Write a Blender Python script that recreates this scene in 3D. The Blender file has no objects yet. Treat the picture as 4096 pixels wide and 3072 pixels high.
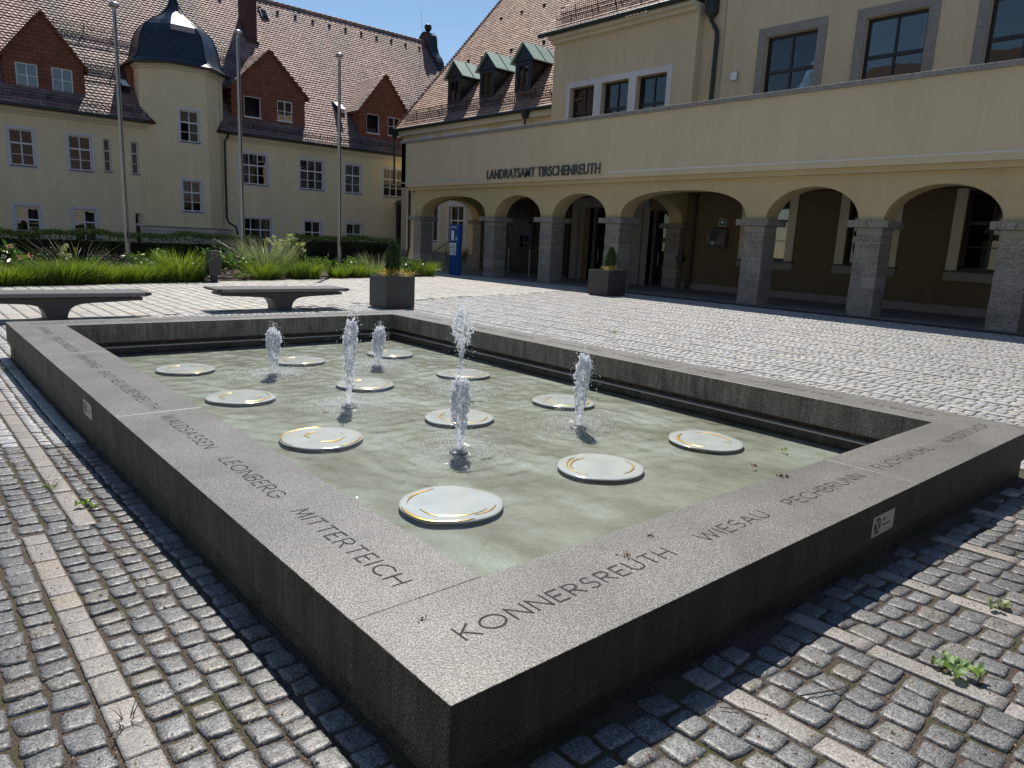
import bpy, bmesh, math, random
import numpy as np
from mathutils import Matrix, Vector
R = math.radians
random.seed(7); rng = np.random.default_rng(7)
S = bpy.context.scene
COL = S.collection
# ------------------------------------------------------------------ camera
cam_d = bpy.data.cameras.new('camera'); cam = bpy.data.objects.new('camera', cam_d); COL.objects.link(cam)
cam_d.sensor_width = 36.0; cam_d.lens = 36.0*2860.4/4096.0; cam_d.clip_end = 2000; cam_d.clip_start = 0.05
CR, CU, CF, CP = (0.7553658, -0.6536254, 0.0468648), (0.0932478, 0.1779996, 0.9796025), (0.6486350, 0.7355882, -0.1954040), (-1.0554241, -1.3872603, 1.6700000)
cam.matrix_world = Matrix(((CR[0], CU[0], -CF[0], CP[0]), (CR[1], CU[1], -CF[1], CP[1]), (CR[2], CU[2], -CF[2], CP[2]), (0, 0, 0, 1)))
S.camera = cam
# ------------------------------------------------------------------ light
SUN_V = Vector((0.39, 0.565, 1.0)).normalized()
w = bpy.data.worlds.new('World'); S.world = w; w.use_nodes = True
wn = w.node_tree.nodes; bg = wn['Background']
sky = wn.new('ShaderNodeTexSky'); sky.sky_type = 'NISHITA'; sky.sun_disc = False
sky.sun_elevation = math.asin(SUN_V.z); sky.sun_rotation = math.atan2(SUN_V.x, SUN_V.y)
sky.air_density = 1.25; sky.dust_density = 0.0; sky.ozone_density = 4.0; sky.altitude = 500
w.node_tree.links.new(sky.outputs[0], bg.inputs[0]); bg.inputs[1].default_value = 0.09
sd = bpy.data.lights.new('sun', 'SUN'); so = bpy.data.objects.new('sun', sd); COL.objects.link(so)
sd.energy = 4.8; sd.angle = R(0.53); sd.color = (1.0, 0.94, 0.85)
so.rotation_mode = 'QUATERNION'; so.rotation_quaternion = SUN_V.to_track_quat('Z', 'Y'); so.location = (20, 30, 40)
S.view_settings.view_transform = 'Standard'; S.view_settings.look = 'None'; S.view_settings.exposure = 0.2; S.view_settings.gamma = 1.0
S.render.engine = 'CYCLES'
S.cycles.max_bounces = 8; S.cycles.transparent_max_bounces = 16; S.cycles.diffuse_bounces = 3; S.cycles.glossy_bounces = 3
S.cycles.sample_clamp_indirect = 4.0; S.cycles.use_denoising = True
# ------------------------------------------------------------------ materials
MATS = {}
def nt(name):
    m = bpy.data.materials.new(name); m.use_nodes = True; MATS[name] = m
    t = m.node_tree; b = t.nodes['Principled BSDF']; return m, t, b
def N(t, typ, **kw):
    n = t.nodes.new(typ)
    for k, v in kw.items():
        if k[0] == '_': n.inputs[int(k[1:]) if k[1:].isdigit() else k[1:].replace('_', ' ')].default_value = v
        else: setattr(n, k, v)
    return n
def pos(t, scale=1.0, stretch=None):
    g = N(t, 'ShaderNodeNewGeometry'); 
    if stretch is None: return g.outputs['Position']
    mp = N(t, 'ShaderNodeMapping'); mp.inputs['Scale'].default_value = stretch
    t.links.new(g.outputs['Position'], mp.inputs[0]); return mp.outputs[0]
def noise(t, vec, scale, detail=3.0, rough=0.55):
    n = N(t, 'ShaderNodeTexNoise'); n.inputs['Scale'].default_value = scale; n.inputs['Detail'].default_value = detail; n.inputs['Roughness'].default_value = rough
    t.links.new(vec, n.inputs['Vector']); return n.outputs['Fac']
def ramp(t, fac, stops, interp='LINEAR'):
    n = N(t, 'ShaderNodeValToRGB'); cr = n.color_ramp; cr.interpolation = interp
    while len(cr.elements) < len(stops): cr.elements.new(0.5)
    for e, (p, c) in zip(cr.elements, stops):
        e.position = p; e.color = (c[0], c[1], c[2], 1) if hasattr(c, '__len__') else (c, c, c, 1)
    t.links.new(fac, n.inputs[0]); return n.outputs[0]
def mix(t, a, b, fac, mode='MIX'):
    n = N(t, 'ShaderNodeMix', data_type='RGBA', blend_type=mode)
    for sock, v in ((n.inputs['Factor'], fac), (n.inputs['A'], a), (n.inputs['B'], b)):
        if hasattr(v, 'is_output') or isinstance(v, bpy.types.NodeSocket): t.links.new(v, sock)
        else: sock.default_value = (v[0], v[1], v[2], 1) if hasattr(v, '__len__') else v
    return n.outputs['Result']
def bump(t, b, fac, strength, dist):
    n = N(t, 'ShaderNodeBump'); n.inputs['Strength'].default_value = strength; n.inputs['Distance'].default_value = dist
    t.links.new(fac, n.inputs['Height']); t.links.new(n.outputs[0], b.inputs['Normal']); return n
def island(t): return N(t, 'ShaderNodeNewGeometry').outputs['Random Per Island']
def simple(name, col, rough=0.6, metal=0.0, var=0.0, vscale=3.0, bs=0.0, bscale=40, spec=None, isl=0.0):
    m, t, b = nt(name); p = pos(t); src = None
    if var: src = ramp(t, noise(t, p, vscale, 4), [(0.25, [c*(1-var) for c in col]), (0.75, [min(1, c*(1+var)) for c in col])])
    if isl:
        base = src if src is not None else col
        src = mix(t, base, ramp(t, island(t), [(0, 1-isl), (1, 1+isl*0.0+0.0) if isl > 1 else (1, 1.0)]), 1.0, 'MULTIPLY')
    if src is not None: t.links.new(src, b.inputs['Base Color'])
    else: b.inputs['Base Color'].default_value = (*col, 1)
    b.inputs['Roughness'].default_value = rough; b.inputs['Metallic'].default_value = metal
    if spec is not None: b.inputs['Specular IOR Level'].default_value = spec
    if bs: bump(t, b, noise(t, p, bscale, 4), bs, 0.01)
    return m
def granite(name, dark, mid, light, scale=210, rough=0.55, stain=0.25, big=1.0, bs=0.25, stainz=False, isl=0.0):
    m, t, b = nt(name); p = pos(t)
    sp = ramp(t, noise(t, p, scale, 2, 0.7), [(0.36, dark), (0.47, mid), (0.60, light)])
    sp2 = ramp(t, noise(t, p, scale*0.42, 1, 0.5), [(0.35, 0.72), (0.6, 1.0)])
    c = mix(t, sp, sp2, 1.0, 'MULTIPLY')
    st = ramp(t, noise(t, p, 1.7*big, 5, 0.65), [(0.35, 1-stain), (0.65, 1.0)])
    c = mix(t, c, st, 1.0, 'MULTIPLY')
    if isl:
        c = mix(t, c, ramp(t, island(t), [(0, [1-isl, 1-isl, 1-isl]), (0.5, [1-isl*.45, 1-isl*.42, 1-isl*.35]), (0.8, [1, 1, 1.0]), (1, [1.0, .93, .82])]), 1.0, 'MULTIPLY')
    t.links.new(c, b.inputs['Base Color'])
    b.inputs['Roughness'].default_value = rough
    bump(t, b, noise(t, p, scale*0.6, 3), bs, 0.004)
    return m
granite('granite_coping', (0.035, 0.033, 0.029), (0.165, 0.157, 0.138), (0.43, 0.415, 0.375), 150, 0.40, 0.30)
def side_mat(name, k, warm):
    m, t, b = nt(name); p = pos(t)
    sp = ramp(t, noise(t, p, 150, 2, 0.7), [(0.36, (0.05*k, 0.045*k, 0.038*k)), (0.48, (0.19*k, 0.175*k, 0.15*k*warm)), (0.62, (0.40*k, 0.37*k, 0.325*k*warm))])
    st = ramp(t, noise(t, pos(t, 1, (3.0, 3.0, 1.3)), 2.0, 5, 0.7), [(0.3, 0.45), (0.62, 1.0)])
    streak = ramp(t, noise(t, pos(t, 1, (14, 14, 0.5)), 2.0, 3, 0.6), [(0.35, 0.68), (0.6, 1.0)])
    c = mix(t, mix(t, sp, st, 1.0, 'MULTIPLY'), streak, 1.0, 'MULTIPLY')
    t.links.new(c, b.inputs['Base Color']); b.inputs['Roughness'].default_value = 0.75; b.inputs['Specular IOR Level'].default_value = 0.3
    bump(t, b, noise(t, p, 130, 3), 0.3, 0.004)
side_mat('granite_side', .50, .93); side_mat('granite_near_shade', .18, .9); side_mat('granite_inner', 1.15, .95)  # base tone carries painted shade: left darker, near side darkest, inner sides brightened
granite('granite_sett', (0.07, 0.07, 0.068), (0.18, 0.18, 0.174), (0.36, 0.36, 0.35), 140, 0.45, 0.25, 1.5, 0.5, isl=0.34)
granite('granite_sett_sheen', (0.22, 0.22, 0.215), (0.50, 0.50, 0.485), (0.68, 0.68, 0.66), 100, 0.42, 0.2, .8, 0.4, isl=0.25)  # distant setts: low-angle sun sheen put into a paler base colour
granite('granite_slab', (0.15, 0.135, 0.12), (0.33, 0.30, 0.27), (0.54, 0.50, 0.46), 190, 0.5, 0.2, 1.2, 0.25, isl=0.2)
granite('granite_plate', (0.28, 0.265, 0.235), (0.50, 0.475, 0.43), (0.66, 0.635, 0.58), 110, 0.5, 0.18, 0.6, 0.25, isl=0.12)
granite('granite_pillar', (0.11, 0.098, 0.08), (0.29, 0.265, 0.222), (0.50, 0.465, 0.41), 55, 0.85, 0.35, 1.2, 0.8)
granite('granite_trim', (0.17, 0.16, 0.145), (0.31, 0.295, 0.27), (0.44, 0.42, 0.39), 70, 0.8, 0.2, 1.0, 0.4)
def stucco(name, col, z_fade=0.0):
    m, t, b = nt(name); p = pos(t)
    c = ramp(t, noise(t, p, 0.35, 5, 0.6), [(0.3, [x*0.93 for x in col]), (0.7, [min(1, x*1.04) for x in col])])
    s = ramp(t, noise(t, pos(t, 1, (2.2, 2.2, 0.25)), 1.0, 4, 0.6), [(0.3, 0.92), (0.6, 1.0)])
    c = mix(t, c, s, 1.0, 'MULTIPLY'); t.links.new(c, b.inputs['Base Color'])
    b.inputs['Roughness'].default_value = 0.93; b.inputs['Specular IOR Level'].default_value = 0.2
    bump(t, b, noise(t, p, 60, 4, 0.7), 0.35, 0.012)
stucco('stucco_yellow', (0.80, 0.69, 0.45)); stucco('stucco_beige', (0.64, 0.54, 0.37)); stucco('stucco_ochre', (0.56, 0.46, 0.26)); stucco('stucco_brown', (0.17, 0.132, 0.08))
stucco('stucco_cream', (0.66, 0.62, 0.49)); stucco('stucco_white', (0.66, 0.66, 0.66)); stucco('stucco_grey', (0.2, 0.2, 0.2))
def tile_mat(name, a, b_, lich, lo=0.42, hi=0.60):
    m, t, b = nt(name); p = pos(t)
    c = ramp(t, island(t), [(0.0, [x*0.78 for x in a]), (0.3, a), (0.85, b_), (1.0, [x*1.1 for x in b_])])
    patch = ramp(t, noise(t, pos(t, 1, (0.32, 0.12, 0.12)), 1.0, 4, 0.55), [(lo, 0.0), (hi, 1.0)])
    c = mix(t, c, lich, patch)
    c = mix(t, c, ramp(t, noise(t, p, 22, 3), [(0.35, 0.72), (0.65, 1.12)]), 1.0, 'MULTIPLY')
    t.links.new(c, b.inputs['Base Color']); b.inputs['Roughness'].default_value = 0.72; b.inputs['Specular IOR Level'].default_value = 0.35
    bump(t, b, noise(t, p, 35, 3), 0.25, 0.01)
tile_mat('tile_old', (0.33, 0.205, 0.18), (0.40, 0.265, 0.235), (0.19, 0.165, 0.145), .44, .62)
tile_mat('tile_pink', (0.34, 0.20, 0.145), (0.45, 0.29, 0.215), (0.24, 0.19, 0.15), 0.5, 0.75)
def hung_mat():
    m, t, b = nt('tile_hung'); g = pos(t)
    br = N(t, 'ShaderNodeTexBrick'); br.offset = 0.5
    mp = N(t, 'ShaderNodeMapping'); mp.inputs['Rotation'].default_value = (R(90), 0, 0)
    t.links.new(g, mp.inputs[0]); t.links.new(mp.outputs[0], br.inputs['Vector'])
    br.inputs['Color1'].default_value = (0.24, 0.085, 0.045, 1); br.inputs['Color2'].default_value = (0.20, 0.07, 0.038, 1); br.inputs['Mortar'].default_value = (0.05, 0.018, 0.012, 1)
    br.inputs['Scale'].default_value = 1.0; br.inputs['Brick Width'].default_value = 0.36; br.inputs['Row Height'].default_value = 0.2; br.inputs['Mortar Size'].default_value = 0.012
    c = mix(t, br.outputs['Color'], ramp(t, noise(t, g, 2.2, 4), [(0.3, 0.75), (0.7, 1.2)]), 1.0, 'MULTIPLY')
    t.links.new(c, b.inputs['Base Color']); b.inputs['Roughness'].default_value = 0.8
    bump(t, b, br.outputs['Fac'], -0.5, 0.02)
hung_mat()
simple('white_frame', (0.74, 0.75, 0.78), 0.45); simple('cream_paint', (0.55, 0.54, 0.46), 0.6)
simple('dark_frame', (0.018, 0.018, 0.022), 0.35); simple('black_metal', (0.02, 0.021, 0.023), 0.4)
simple('interior_dark', (0.012, 0.012, 0.013), 0.9); simple('curtain', (0.42, 0.40, 0.36), 0.9, var=0.15, vscale=9)
simple('blind_white', (0.70, 0.70, 0.68), 0.6); simple('gutter_dark', (0.03, 0.042, 0.04), 0.45, 0.3)
simple('copper_green', (0.36, 0.47, 0.40), 0.55, 0.1, 0.14, 2.5); simple('copper_dark', (0.022, 0.027, 0.032), 0.35, 0.4, 0.25, 4)
simple('zinc_dome', (0.035, 0.042, 0.055), 0.33, 0.55, 0.2, 3.0)
simple('brick_dark', (0.06, 0.028, 0.026), 0.8, var=0.2, vscale=8); simple('steel_pole', (0.42, 0.42, 0.40), 0.38, 0.75)
simple('anthracite', (0.052, 0.054, 0.055), 0.5, 0.1, 0.08, 6); simple('slat_grey', (0.16, 0.15, 0.16), 0.42, 0.1, 0.15, 5)
simple('totem_blue', (0.006, 0.07, 0.27), 0.35); simple('totem_side', (0.004, 0.05, 0.22), 0.35); simple('sign_white', (0.78, 0.80, 0.82), 0.5)
simple('letter_metal', (0.10, 0.115, 0.12), 0.4, 0.6); simple('letter_carved', (0.028, 0.026, 0.025), 0.9)
simple('plate_metal', (0.33, 0.33, 0.30), 0.4, 0.4); simple('plate_ink', (0.02, 0.02, 0.02), 0.6)
simple('aed_green', (0.01, 0.10, 0.05), 0.4); simple('aed_grey', (0.15, 0.15, 0.16), 0.45)
simple('soil', (0.075, 0.05, 0.035), 0.95, var=0.4, vscale=14, bs=1.0, bscale=25); 
simple('gold', (0.62, 0.42, 0.12), 0.3, 0.55, 0.15, 12); simple('wood_slat', (0.07, 0.065, 0.055), 0.6)
simple('porcelain', (0.46, 0.49, 0.46), 0.14, 0.0, 0.12, 5, bs=0.35, bscale=7)
simple('handrail', (0.12, 0.10, 0.08), 0.5); simple('board_face', (0.30, 0.34, 0.31), 0.5); simple('mortar', (0.33, 0.305, 0.265), 0.9); simple('trim_bright', (0.62, 0.62, 0.60), 0.35, 0.3); simple('brick_red', (0.075, 0.05, 0.04), 0.8, var=.2, vscale=2)
simple('copper_pipe', (0.09, 0.045, 0.03), 0.5, 0.3); simple('grey_stain', (0.30, 0.30, 0.30), 0.8)
simple('ledge_steel', (0.40, 0.40, 0.38), 0.4, 0.2); simple('corridor_floor', (0.20, 0.19, 0.18), 0.6, var=0.12, vscale=2)
def leaf(name, a, b_, rough=0.5, trans=0.25):
    m, t, b = nt(name)
    c = ramp(t, island(t), [(0.0, a), (1.0, b_)]); t.links.new(c, b.inputs['Base Color'])
    b.inputs['Roughness'].default_value = rough; b.inputs['Specular IOR Level'].default_value = 0.4
    tr = N(t, 'ShaderNodeBsdfTranslucent'); ms = N(t, 'ShaderNodeMixShader'); ms.inputs[0].default_value = trans
    c2 = mix(t, c, (1.25, 1.35, 0.6), 1.0, 'MULTIPLY'); t.links.new(c2, tr.inputs[0])
    t.links.new(b.outputs[0], ms.inputs[1]); t.links.new(tr.outputs[0], ms.inputs[2])
    t.links.new(ms.outputs[0], t.nodes['Material Output'].inputs[0])
leaf('leaf_hedge', (0.010, 0.026, 0.007), (0.038, 0.078, 0.014), 0.9, 0.2)
leaf('grass_bright', (0.08, 0.14, 0.02), (0.30, 0.38, 0.06), 0.45, 0.4)
leaf('grass_mid', (0.05, 0.10, 0.018), (0.19, 0.27, 0.055), 0.45, 0.35)
leaf('grass_silver', (0.16, 0.20, 0.13), (0.38, 0.42, 0.30), 0.4, 0.3)
leaf('leaf_broad', (0.045, 0.10, 0.025), (0.14, 0.24, 0.05), 0.33, 0.35)
leaf('leaf_light', (0.10, 0.18, 0.04), (0.24, 0.33, 0.08), 0.4, 0.35)
leaf('leaf_dark', (0.03, 0.055, 0.03), (0.09, 0.12, 0.06), 0.4, 0.2)
leaf('leaf_purple', (0.05, 0.04, 0.06), (0.12, 0.09, 0.12), 0.6, 0.2)
leaf('conifer', (0.02, 0.05, 0.018), (0.055, 0.10, 0.035), 0.6, 0.15)
leaf('flower_cream', (0.50, 0.52, 0.30), (0.75, 0.76, 0.5), 0.6, 0.3); leaf('flower_pink', (0.7, 0.3, 0.36), (0.8, 0.45, 0.5), 0.5, 0.3)
leaf('flower_orange', (0.8, 0.35, 0.03), (0.85, 0.45, 0.05), 0.5, 0.3); leaf('flower_yellow', (0.6, 0.45, 0.05), (0.7, 0.55, 0.1), 0.5, 0.3)
leaf('dry_straw', (0.30, 0.22, 0.13), (0.5, 0.4, 0.26), 0.6, 0.3); leaf('dead_leaf', (0.16, 0.07, 0.04), (0.36, 0.22, 0.12), 0.7, 0.2)
leaf('wilted', (0.14, 0.22, 0.08), (0.26, 0.36, 0.15), 0.5, 0.3); leaf('twig', (0.05, 0.032, 0.02), (0.12, 0.085, 0.05), 0.8, 0.0)
def joint_mat():
    m, t, b = nt('joint_dirt'); p = pos(t)
    c = ramp(t, noise(t, p, 160, 3, 0.8), [(0.3, (0.018, 0.013, 0.010)), (0.5, (0.065, 0.048, 0.036)), (0.62, (0.16, 0.125, 0.10))])
    moss = ramp(t, noise(t, p, 3.2, 4, 0.6), [(0.5, 0.0), (0.62, 0.8)])
    c = mix(t, c, (0.055, 0.055, 0.014), moss)
    t.links.new(c, b.inputs['Base Color']); b.inputs['Roughness'].default_value = 0.95
    bump(t, b, noise(t, p, 120, 3), 1.0, 0.01)
joint_mat()
def floor_mat():
    m, t, b = nt('basin_floor'); p = pos(t)
    c = ramp(t, noise(t, pos(t, 1, (1.0, 0.6, 1)), 1.9, 7, 0.62), [(0.30, (0.14, 0.135, 0.095)), (0.5, (0.235, 0.245, 0.205)), (0.68, (0.34, 0.37, 0.345))])
    f2 = ramp(t, noise(t, p, 45, 5, 0.75), [(0.3, 0.80), (0.7, 1.12)])
    cr = N(t, 'ShaderNodeTexVoronoi', feature='DISTANCE_TO_EDGE'); cr.inputs['Scale'].default_value = 1.1
    dv = N(t, 'ShaderNodeMix', data_type='VECTOR'); t.links.new(p, cr.inputs['Vector'])
    ck = ramp(t, cr.outputs['Distance'], [(0.0, 0.62), (0.006, 1.0)])
    c = mix(t, mix(t, c, f2, 1.0, 'MULTIPLY'), ck, 0.5, 'MULTIPLY')
    t.links.new(c, b.inputs['Base Color']); b.inputs['Roughness'].default_value = 0.7
floor_mat()
def water_mat():
    m, t, b = nt('water_surface'); t.nodes.remove(b); p = pos(t)
    fr = N(t, 'ShaderNodeFresnel'); fr.inputs[0].default_value = 1.36
    gl = N(t, 'ShaderNodeBsdfGlossy'); gl.inputs['Roughness'].default_value = 0.05
    tr = N(t, 'ShaderNodeBsdfTransparent'); tr.inputs[0].default_value = (0.93, 0.96, 0.93, 1)
    bp = N(t, 'ShaderNodeBump'); bp.inputs['Strength'].default_value = 0.45; bp.inputs['Distance'].default_value = 0.012
    t.links.new(noise(t, pos(t, 1, (1, 1, 1)), 30, 3), bp.inputs['Height'])
    for n in (fr, gl): t.links.new(bp.outputs[0], n.inputs['Normal'])
    ms = N(t, 'ShaderNodeMixShader'); t.links.new(fr.outputs[0], ms.inputs[0]); t.links.new(tr.outputs[0], ms.inputs[1]); t.links.new(gl.outputs[0], ms.inputs[2])
    t.links.new(ms.outputs[0], t.nodes['Material Output'].inputs[0])
water_mat()
def glass_mat(name, rough, tint):
    m, t, b = nt(name); t.nodes.remove(b); p = pos(t)
    fr = N(t, 'ShaderNodeFresnel'); fr.inputs[0].default_value = 1.95
    gl = N(t, 'ShaderNodeBsdfGlossy'); gl.inputs['Roughness'].default_value = rough
    tr = N(t, 'ShaderNodeBsdfTransparent'); tr.inputs[0].default_value = (*tint, 1)
    bp = N(t, 'ShaderNodeBump'); bp.inputs['Strength'].default_value = 0.03; bp.inputs['Distance'].default_value = 0.05
    t.links.new(noise(t, p, 1.6, 2), bp.inputs['Height']); t.links.new(bp.outputs[0], gl.inputs['Normal'])
    ms = N(t, 'ShaderNodeMixShader'); t.links.new(fr.outputs[0], ms.inputs[0]); t.links.new(tr.outputs[0], ms.inputs[1]); t.links.new(gl.outputs[0], ms.inputs[2])
    t.links.new(ms.outputs[0], t.nodes['Material Output'].inputs[0])
glass_mat('window_glass', 0.015, (0.75, 0.78, 0.78))
def jet_mat(name, alpha, base, tl=.72):
    m, t, b = nt(name)
    b.inputs['Base Color'].default_value = (*base, 1); b.inputs['Roughness'].default_value = 0.25; b.inputs['IOR'].default_value = 1.33
    tr = N(t, 'ShaderNodeBsdfTranslucent'); tr.inputs[0].default_value = (0.95, 0.97, 1.0, 1)
    m1 = N(t, 'ShaderNodeMixShader'); m1.inputs[0].default_value = tl
    t.links.new(b.outputs[0], m1.inputs[1]); t.links.new(tr.outputs[0], m1.inputs[2]); out = m1.outputs[0]
    if alpha < 1:
        tp = N(t, 'ShaderNodeBsdfTransparent'); m2 = N(t, 'ShaderNodeMixShader')
        a = ramp(t, noise(t, pos(t, 1, (1, 1, 0.5)), 60, 3, 0.7), [(0.35, max(0, alpha-0.35)), (0.65, min(1, alpha+0.25))])
        t.links.new(a, m2.inputs[0]); t.links.new(tp.outputs[0], m2.inputs[1]); t.links.new(out, m2.inputs[2]); out = m2.outputs[0]
    t.links.new(out, t.nodes['Material Output'].inputs[0])
    bump(t, b, noise(t, pos(t), 90, 3), 0.8, 0.01)
jet_mat('jet_foam', 0.95, (0.88, 0.90, 0.94)); jet_mat('jet_veil', 0.25, (0.85, 0.88, 0.92)); jet_mat('drop_water', 1.0, (0.95, 0.97, 1.0))
# ------------------------------------------------------------------ mesh helpers
class MB:
    def __init__(s): s.v = []; s.f = []; s.m = []
    def add(s, vs, fs, mi=0):
        n = len(s.v); s.v += [tuple(p) for p in vs]; s.f += [tuple(i+n for i in q) for q in fs]; s.m += [mi]*len(fs)
    def box(s, a, b, mi=0):
        x0, y0, z0 = [min(p, q) for p, q in zip(a, b)]; x1, y1, z1 = [max(p, q) for p, q in zip(a, b)]
        s.add([(x0,y0,z0),(x1,y0,z0),(x1,y1,z0),(x0,y1,z0),(x0,y0,z1),(x1,y0,z1),(x1,y1,z1),(x0,y1,z1)],
              [(0,3,2,1),(4,5,6,7),(0,1,5,4),(1,2,6,5),(2,3,7,6),(3,0,4,7)], mi)
    def poly(s, vs, mi=0): s.add(vs, [tuple(range(len(vs)))], mi)
    def prism(s, A, B, mi=0):          # two matching polygons
        n = len(A); s.add(list(A)+list(B), [tuple(range(n))[::-1], tuple(range(n, 2*n))]+[(i, (i+1) % n, n+(i+1) % n, n+i) for i in range(n)], mi)
    def tube(s, pts, rad, n=8, mi=0, cap=True):
        pts = [Vector(p) for p in pts]; rs = rad if hasattr(rad, '__len__') else [rad]*len(pts); rings = []
        for i, p in enumerate(pts):
            d = (pts[min(i+1, len(pts)-1)]-pts[max(i-1, 0)]).normalized()
            a = Vector((0, 0, 1)) if abs(d.z) < 0.9 else Vector((1, 0, 0)); e1 = d.cross(a).normalized(); e2 = d.cross(e1)
            rings.append([p+(e1*math.cos(2*math.pi*k/n)+e2*math.sin(2*math.pi*k/n))*rs[i] for k in range(n)])
        vs = [q for rg in rings for q in rg]; fs = []
        for i in range(len(pts)-1):
            for k in range(n): fs.append((i*n+k, i*n+(k+1) % n, (i+1)*n+(k+1) % n, (i+1)*n+k))
        if cap: fs += [tuple(range(n))[::-1], tuple(range((len(pts)-1)*n, len(pts)*n))]
        s.add(vs, fs, mi)
    def lathe(s, prof, c=(0, 0), n=16, mi=0, cap=True, phase=0.0):
        vs = [(c[0]+r_*math.cos(phase+2*math.pi*k/n), c[1]+r_*math.sin(phase+2*math.pi*k/n), z) for r_, z in prof for k in range(n)]; fs = []
        for i in range(len(prof)-1):
            for k in range(n): fs.append((i*n+k, i*n+(k+1) % n, (i+1)*n+(k+1) % n, (i+1)*n+k))
        if cap: fs += [tuple(range(n))[::-1], tuple(range((len(prof)-1)*n, len(prof)*n))]
        s.add(vs, fs, mi)
    def build(s, name, mats, parent=None, smooth=False, bevel=0.0, loc=None, segs=1):
        me = bpy.data.meshes.new(name); me.from_pydata(s.v, [], s.f)
        mats = [mats] if isinstance(mats, str) else mats
        for m in mats: me.materials.append(MATS[m])
        if len(mats) > 1: me.polygons.foreach_set('material_index', s.m)
        if smooth: me.polygons.foreach_set('use_smooth', [True]*len(me.polygons))
        if bevel:
            bm = bmesh.new(); bm.from_mesh(me); bmesh.ops.bevel(bm, geom=bm.edges[:], offset=bevel, segments=segs, affect='EDGES', profile=0.5); bm.to_mesh(me); bm.free()
        me.update(); return link(name, me, parent, loc)
def link(name, me, parent=None, loc=None):
    o = bpy.data.objects.new(name, me); COL.objects.link(o)
    if parent is not None: o.parent = parent
    if loc is not None: o.location = loc
    elif parent is not None and False: pass
    return o
def npmesh(name, V, F, mats, parent=None, mi=None, smooth=False):
    me = bpy.data.meshes.new(name); V = np.asarray(V, np.float32); F = np.asarray(F, np.int32); k = F.shape[1]
    me.vertices.add(len(V)); me.vertices.foreach_set('co', V.ravel()); me.loops.add(F.size); me.loops.foreach_set('vertex_index', F.ravel())
    me.polygons.add(len(F)); me.polygons.foreach_set('loop_start', np.arange(0, F.size, k, dtype=np.int32))
    if smooth: me.polygons.foreach_set('use_smooth', np.ones(len(F), bool))
    for m in ([mats] if isinstance(mats, str) else mats): me.materials.append(MATS[m])
    if mi is not None: me.polygons.foreach_set('material_index', np.asarray(mi, np.int32))
    me.update(calc_edges=True); me.validate(); return link(name, me, parent)
def tag(o, label=None, cat=None, group=None, kind=None):
    for k, v in (('label', label), ('category', cat), ('group', group), ('kind', kind)):
        if v: o[k] = v
    return o
def thing(name, label, cat, loc=(0, 0, 0), rz=0.0, group=None):
    o = bpy.data.objects.new(name, None); COL.objects.link(o); o.location = loc; o.rotation_euler = (0, 0, rz); o.empty_display_size = 0.2
    return tag(o, label, cat, group)
def struct(o): o['kind'] = 'structure'; return o
def dup(root, loc, rz=0.0, sc=1.0, label=None):
    def cp(o, par):
        c = o.copy(); COL.objects.link(c); c.parent = par
        for ch in list(o.children): cp(ch, c)
        return c
    c = cp(root, None); c.location = loc; c.rotation_euler = (0, 0, rz); c.scale = (sc, sc, sc) if not hasattr(sc, '__len__') else sc
    if label: c['label'] = label
    return c
# facade frames: A = south facing (-y) plane at Y ; B = west facing (-x) plane at X ; d is depth into the wall
def FA(Y): return lambda a, d, z: (a, Y+d, z)
def FB(X): return lambda a, d, z: (X+d, a, z)
def fbox(mb, F, a0, a1, d0, d1, z0, z1, mi=0): mb.box(F(a0, d0, z0), F(a1, d1, z1), mi)
def wall(mb, F, a0, a1, z0, z1, holes, depth=0.3, mi=0, thick=None):
    As = sorted({a0, a1, *[h[0] for h in holes], *[h[1] for h in holes]}); Zs = sorted({z0, z1, *[h[2] for h in holes], *[h[3] for h in holes]})
    for i in range(len(As)-1):
        for j in range(len(Zs)-1):
            ca, cz = (As[i]+As[i+1])/2, (Zs[j]+Zs[j+1])/2
            if any(h[0] < ca < h[1] and h[2] < cz < h[3] for h in holes): continue
            mb.poly([F(As[i], 0, Zs[j]), F(As[i+1], 0, Zs[j]), F(As[i+1], 0, Zs[j+1]), F(As[i], 0, Zs[j+1])], mi)
    for h in holes:
        p, q, r_, s_ = h
        mb.poly([F(p, 0, r_), F(p, depth, r_), F(p, depth, s_), F(p, 0, s_)], mi); mb.poly([F(q, 0, r_), F(q, 0, s_), F(q, depth, s_), F(q, depth, r_)], mi)
        mb.poly([F(p, 0, r_), F(q, 0, r_), F(q, depth, r_), F(p, depth, r_)], mi); mb.poly([F(p, 0, s_), F(p, depth, s_), F(q, depth, s_), F(q, 0, s_)], mi)
    if thick: # back sheet closes the wall against light
        mb.poly([F(a0, thick, z0), F(a0, thick, z1), F(a1, thick, z1), F(a1, thick, z0)], mi)
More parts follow.
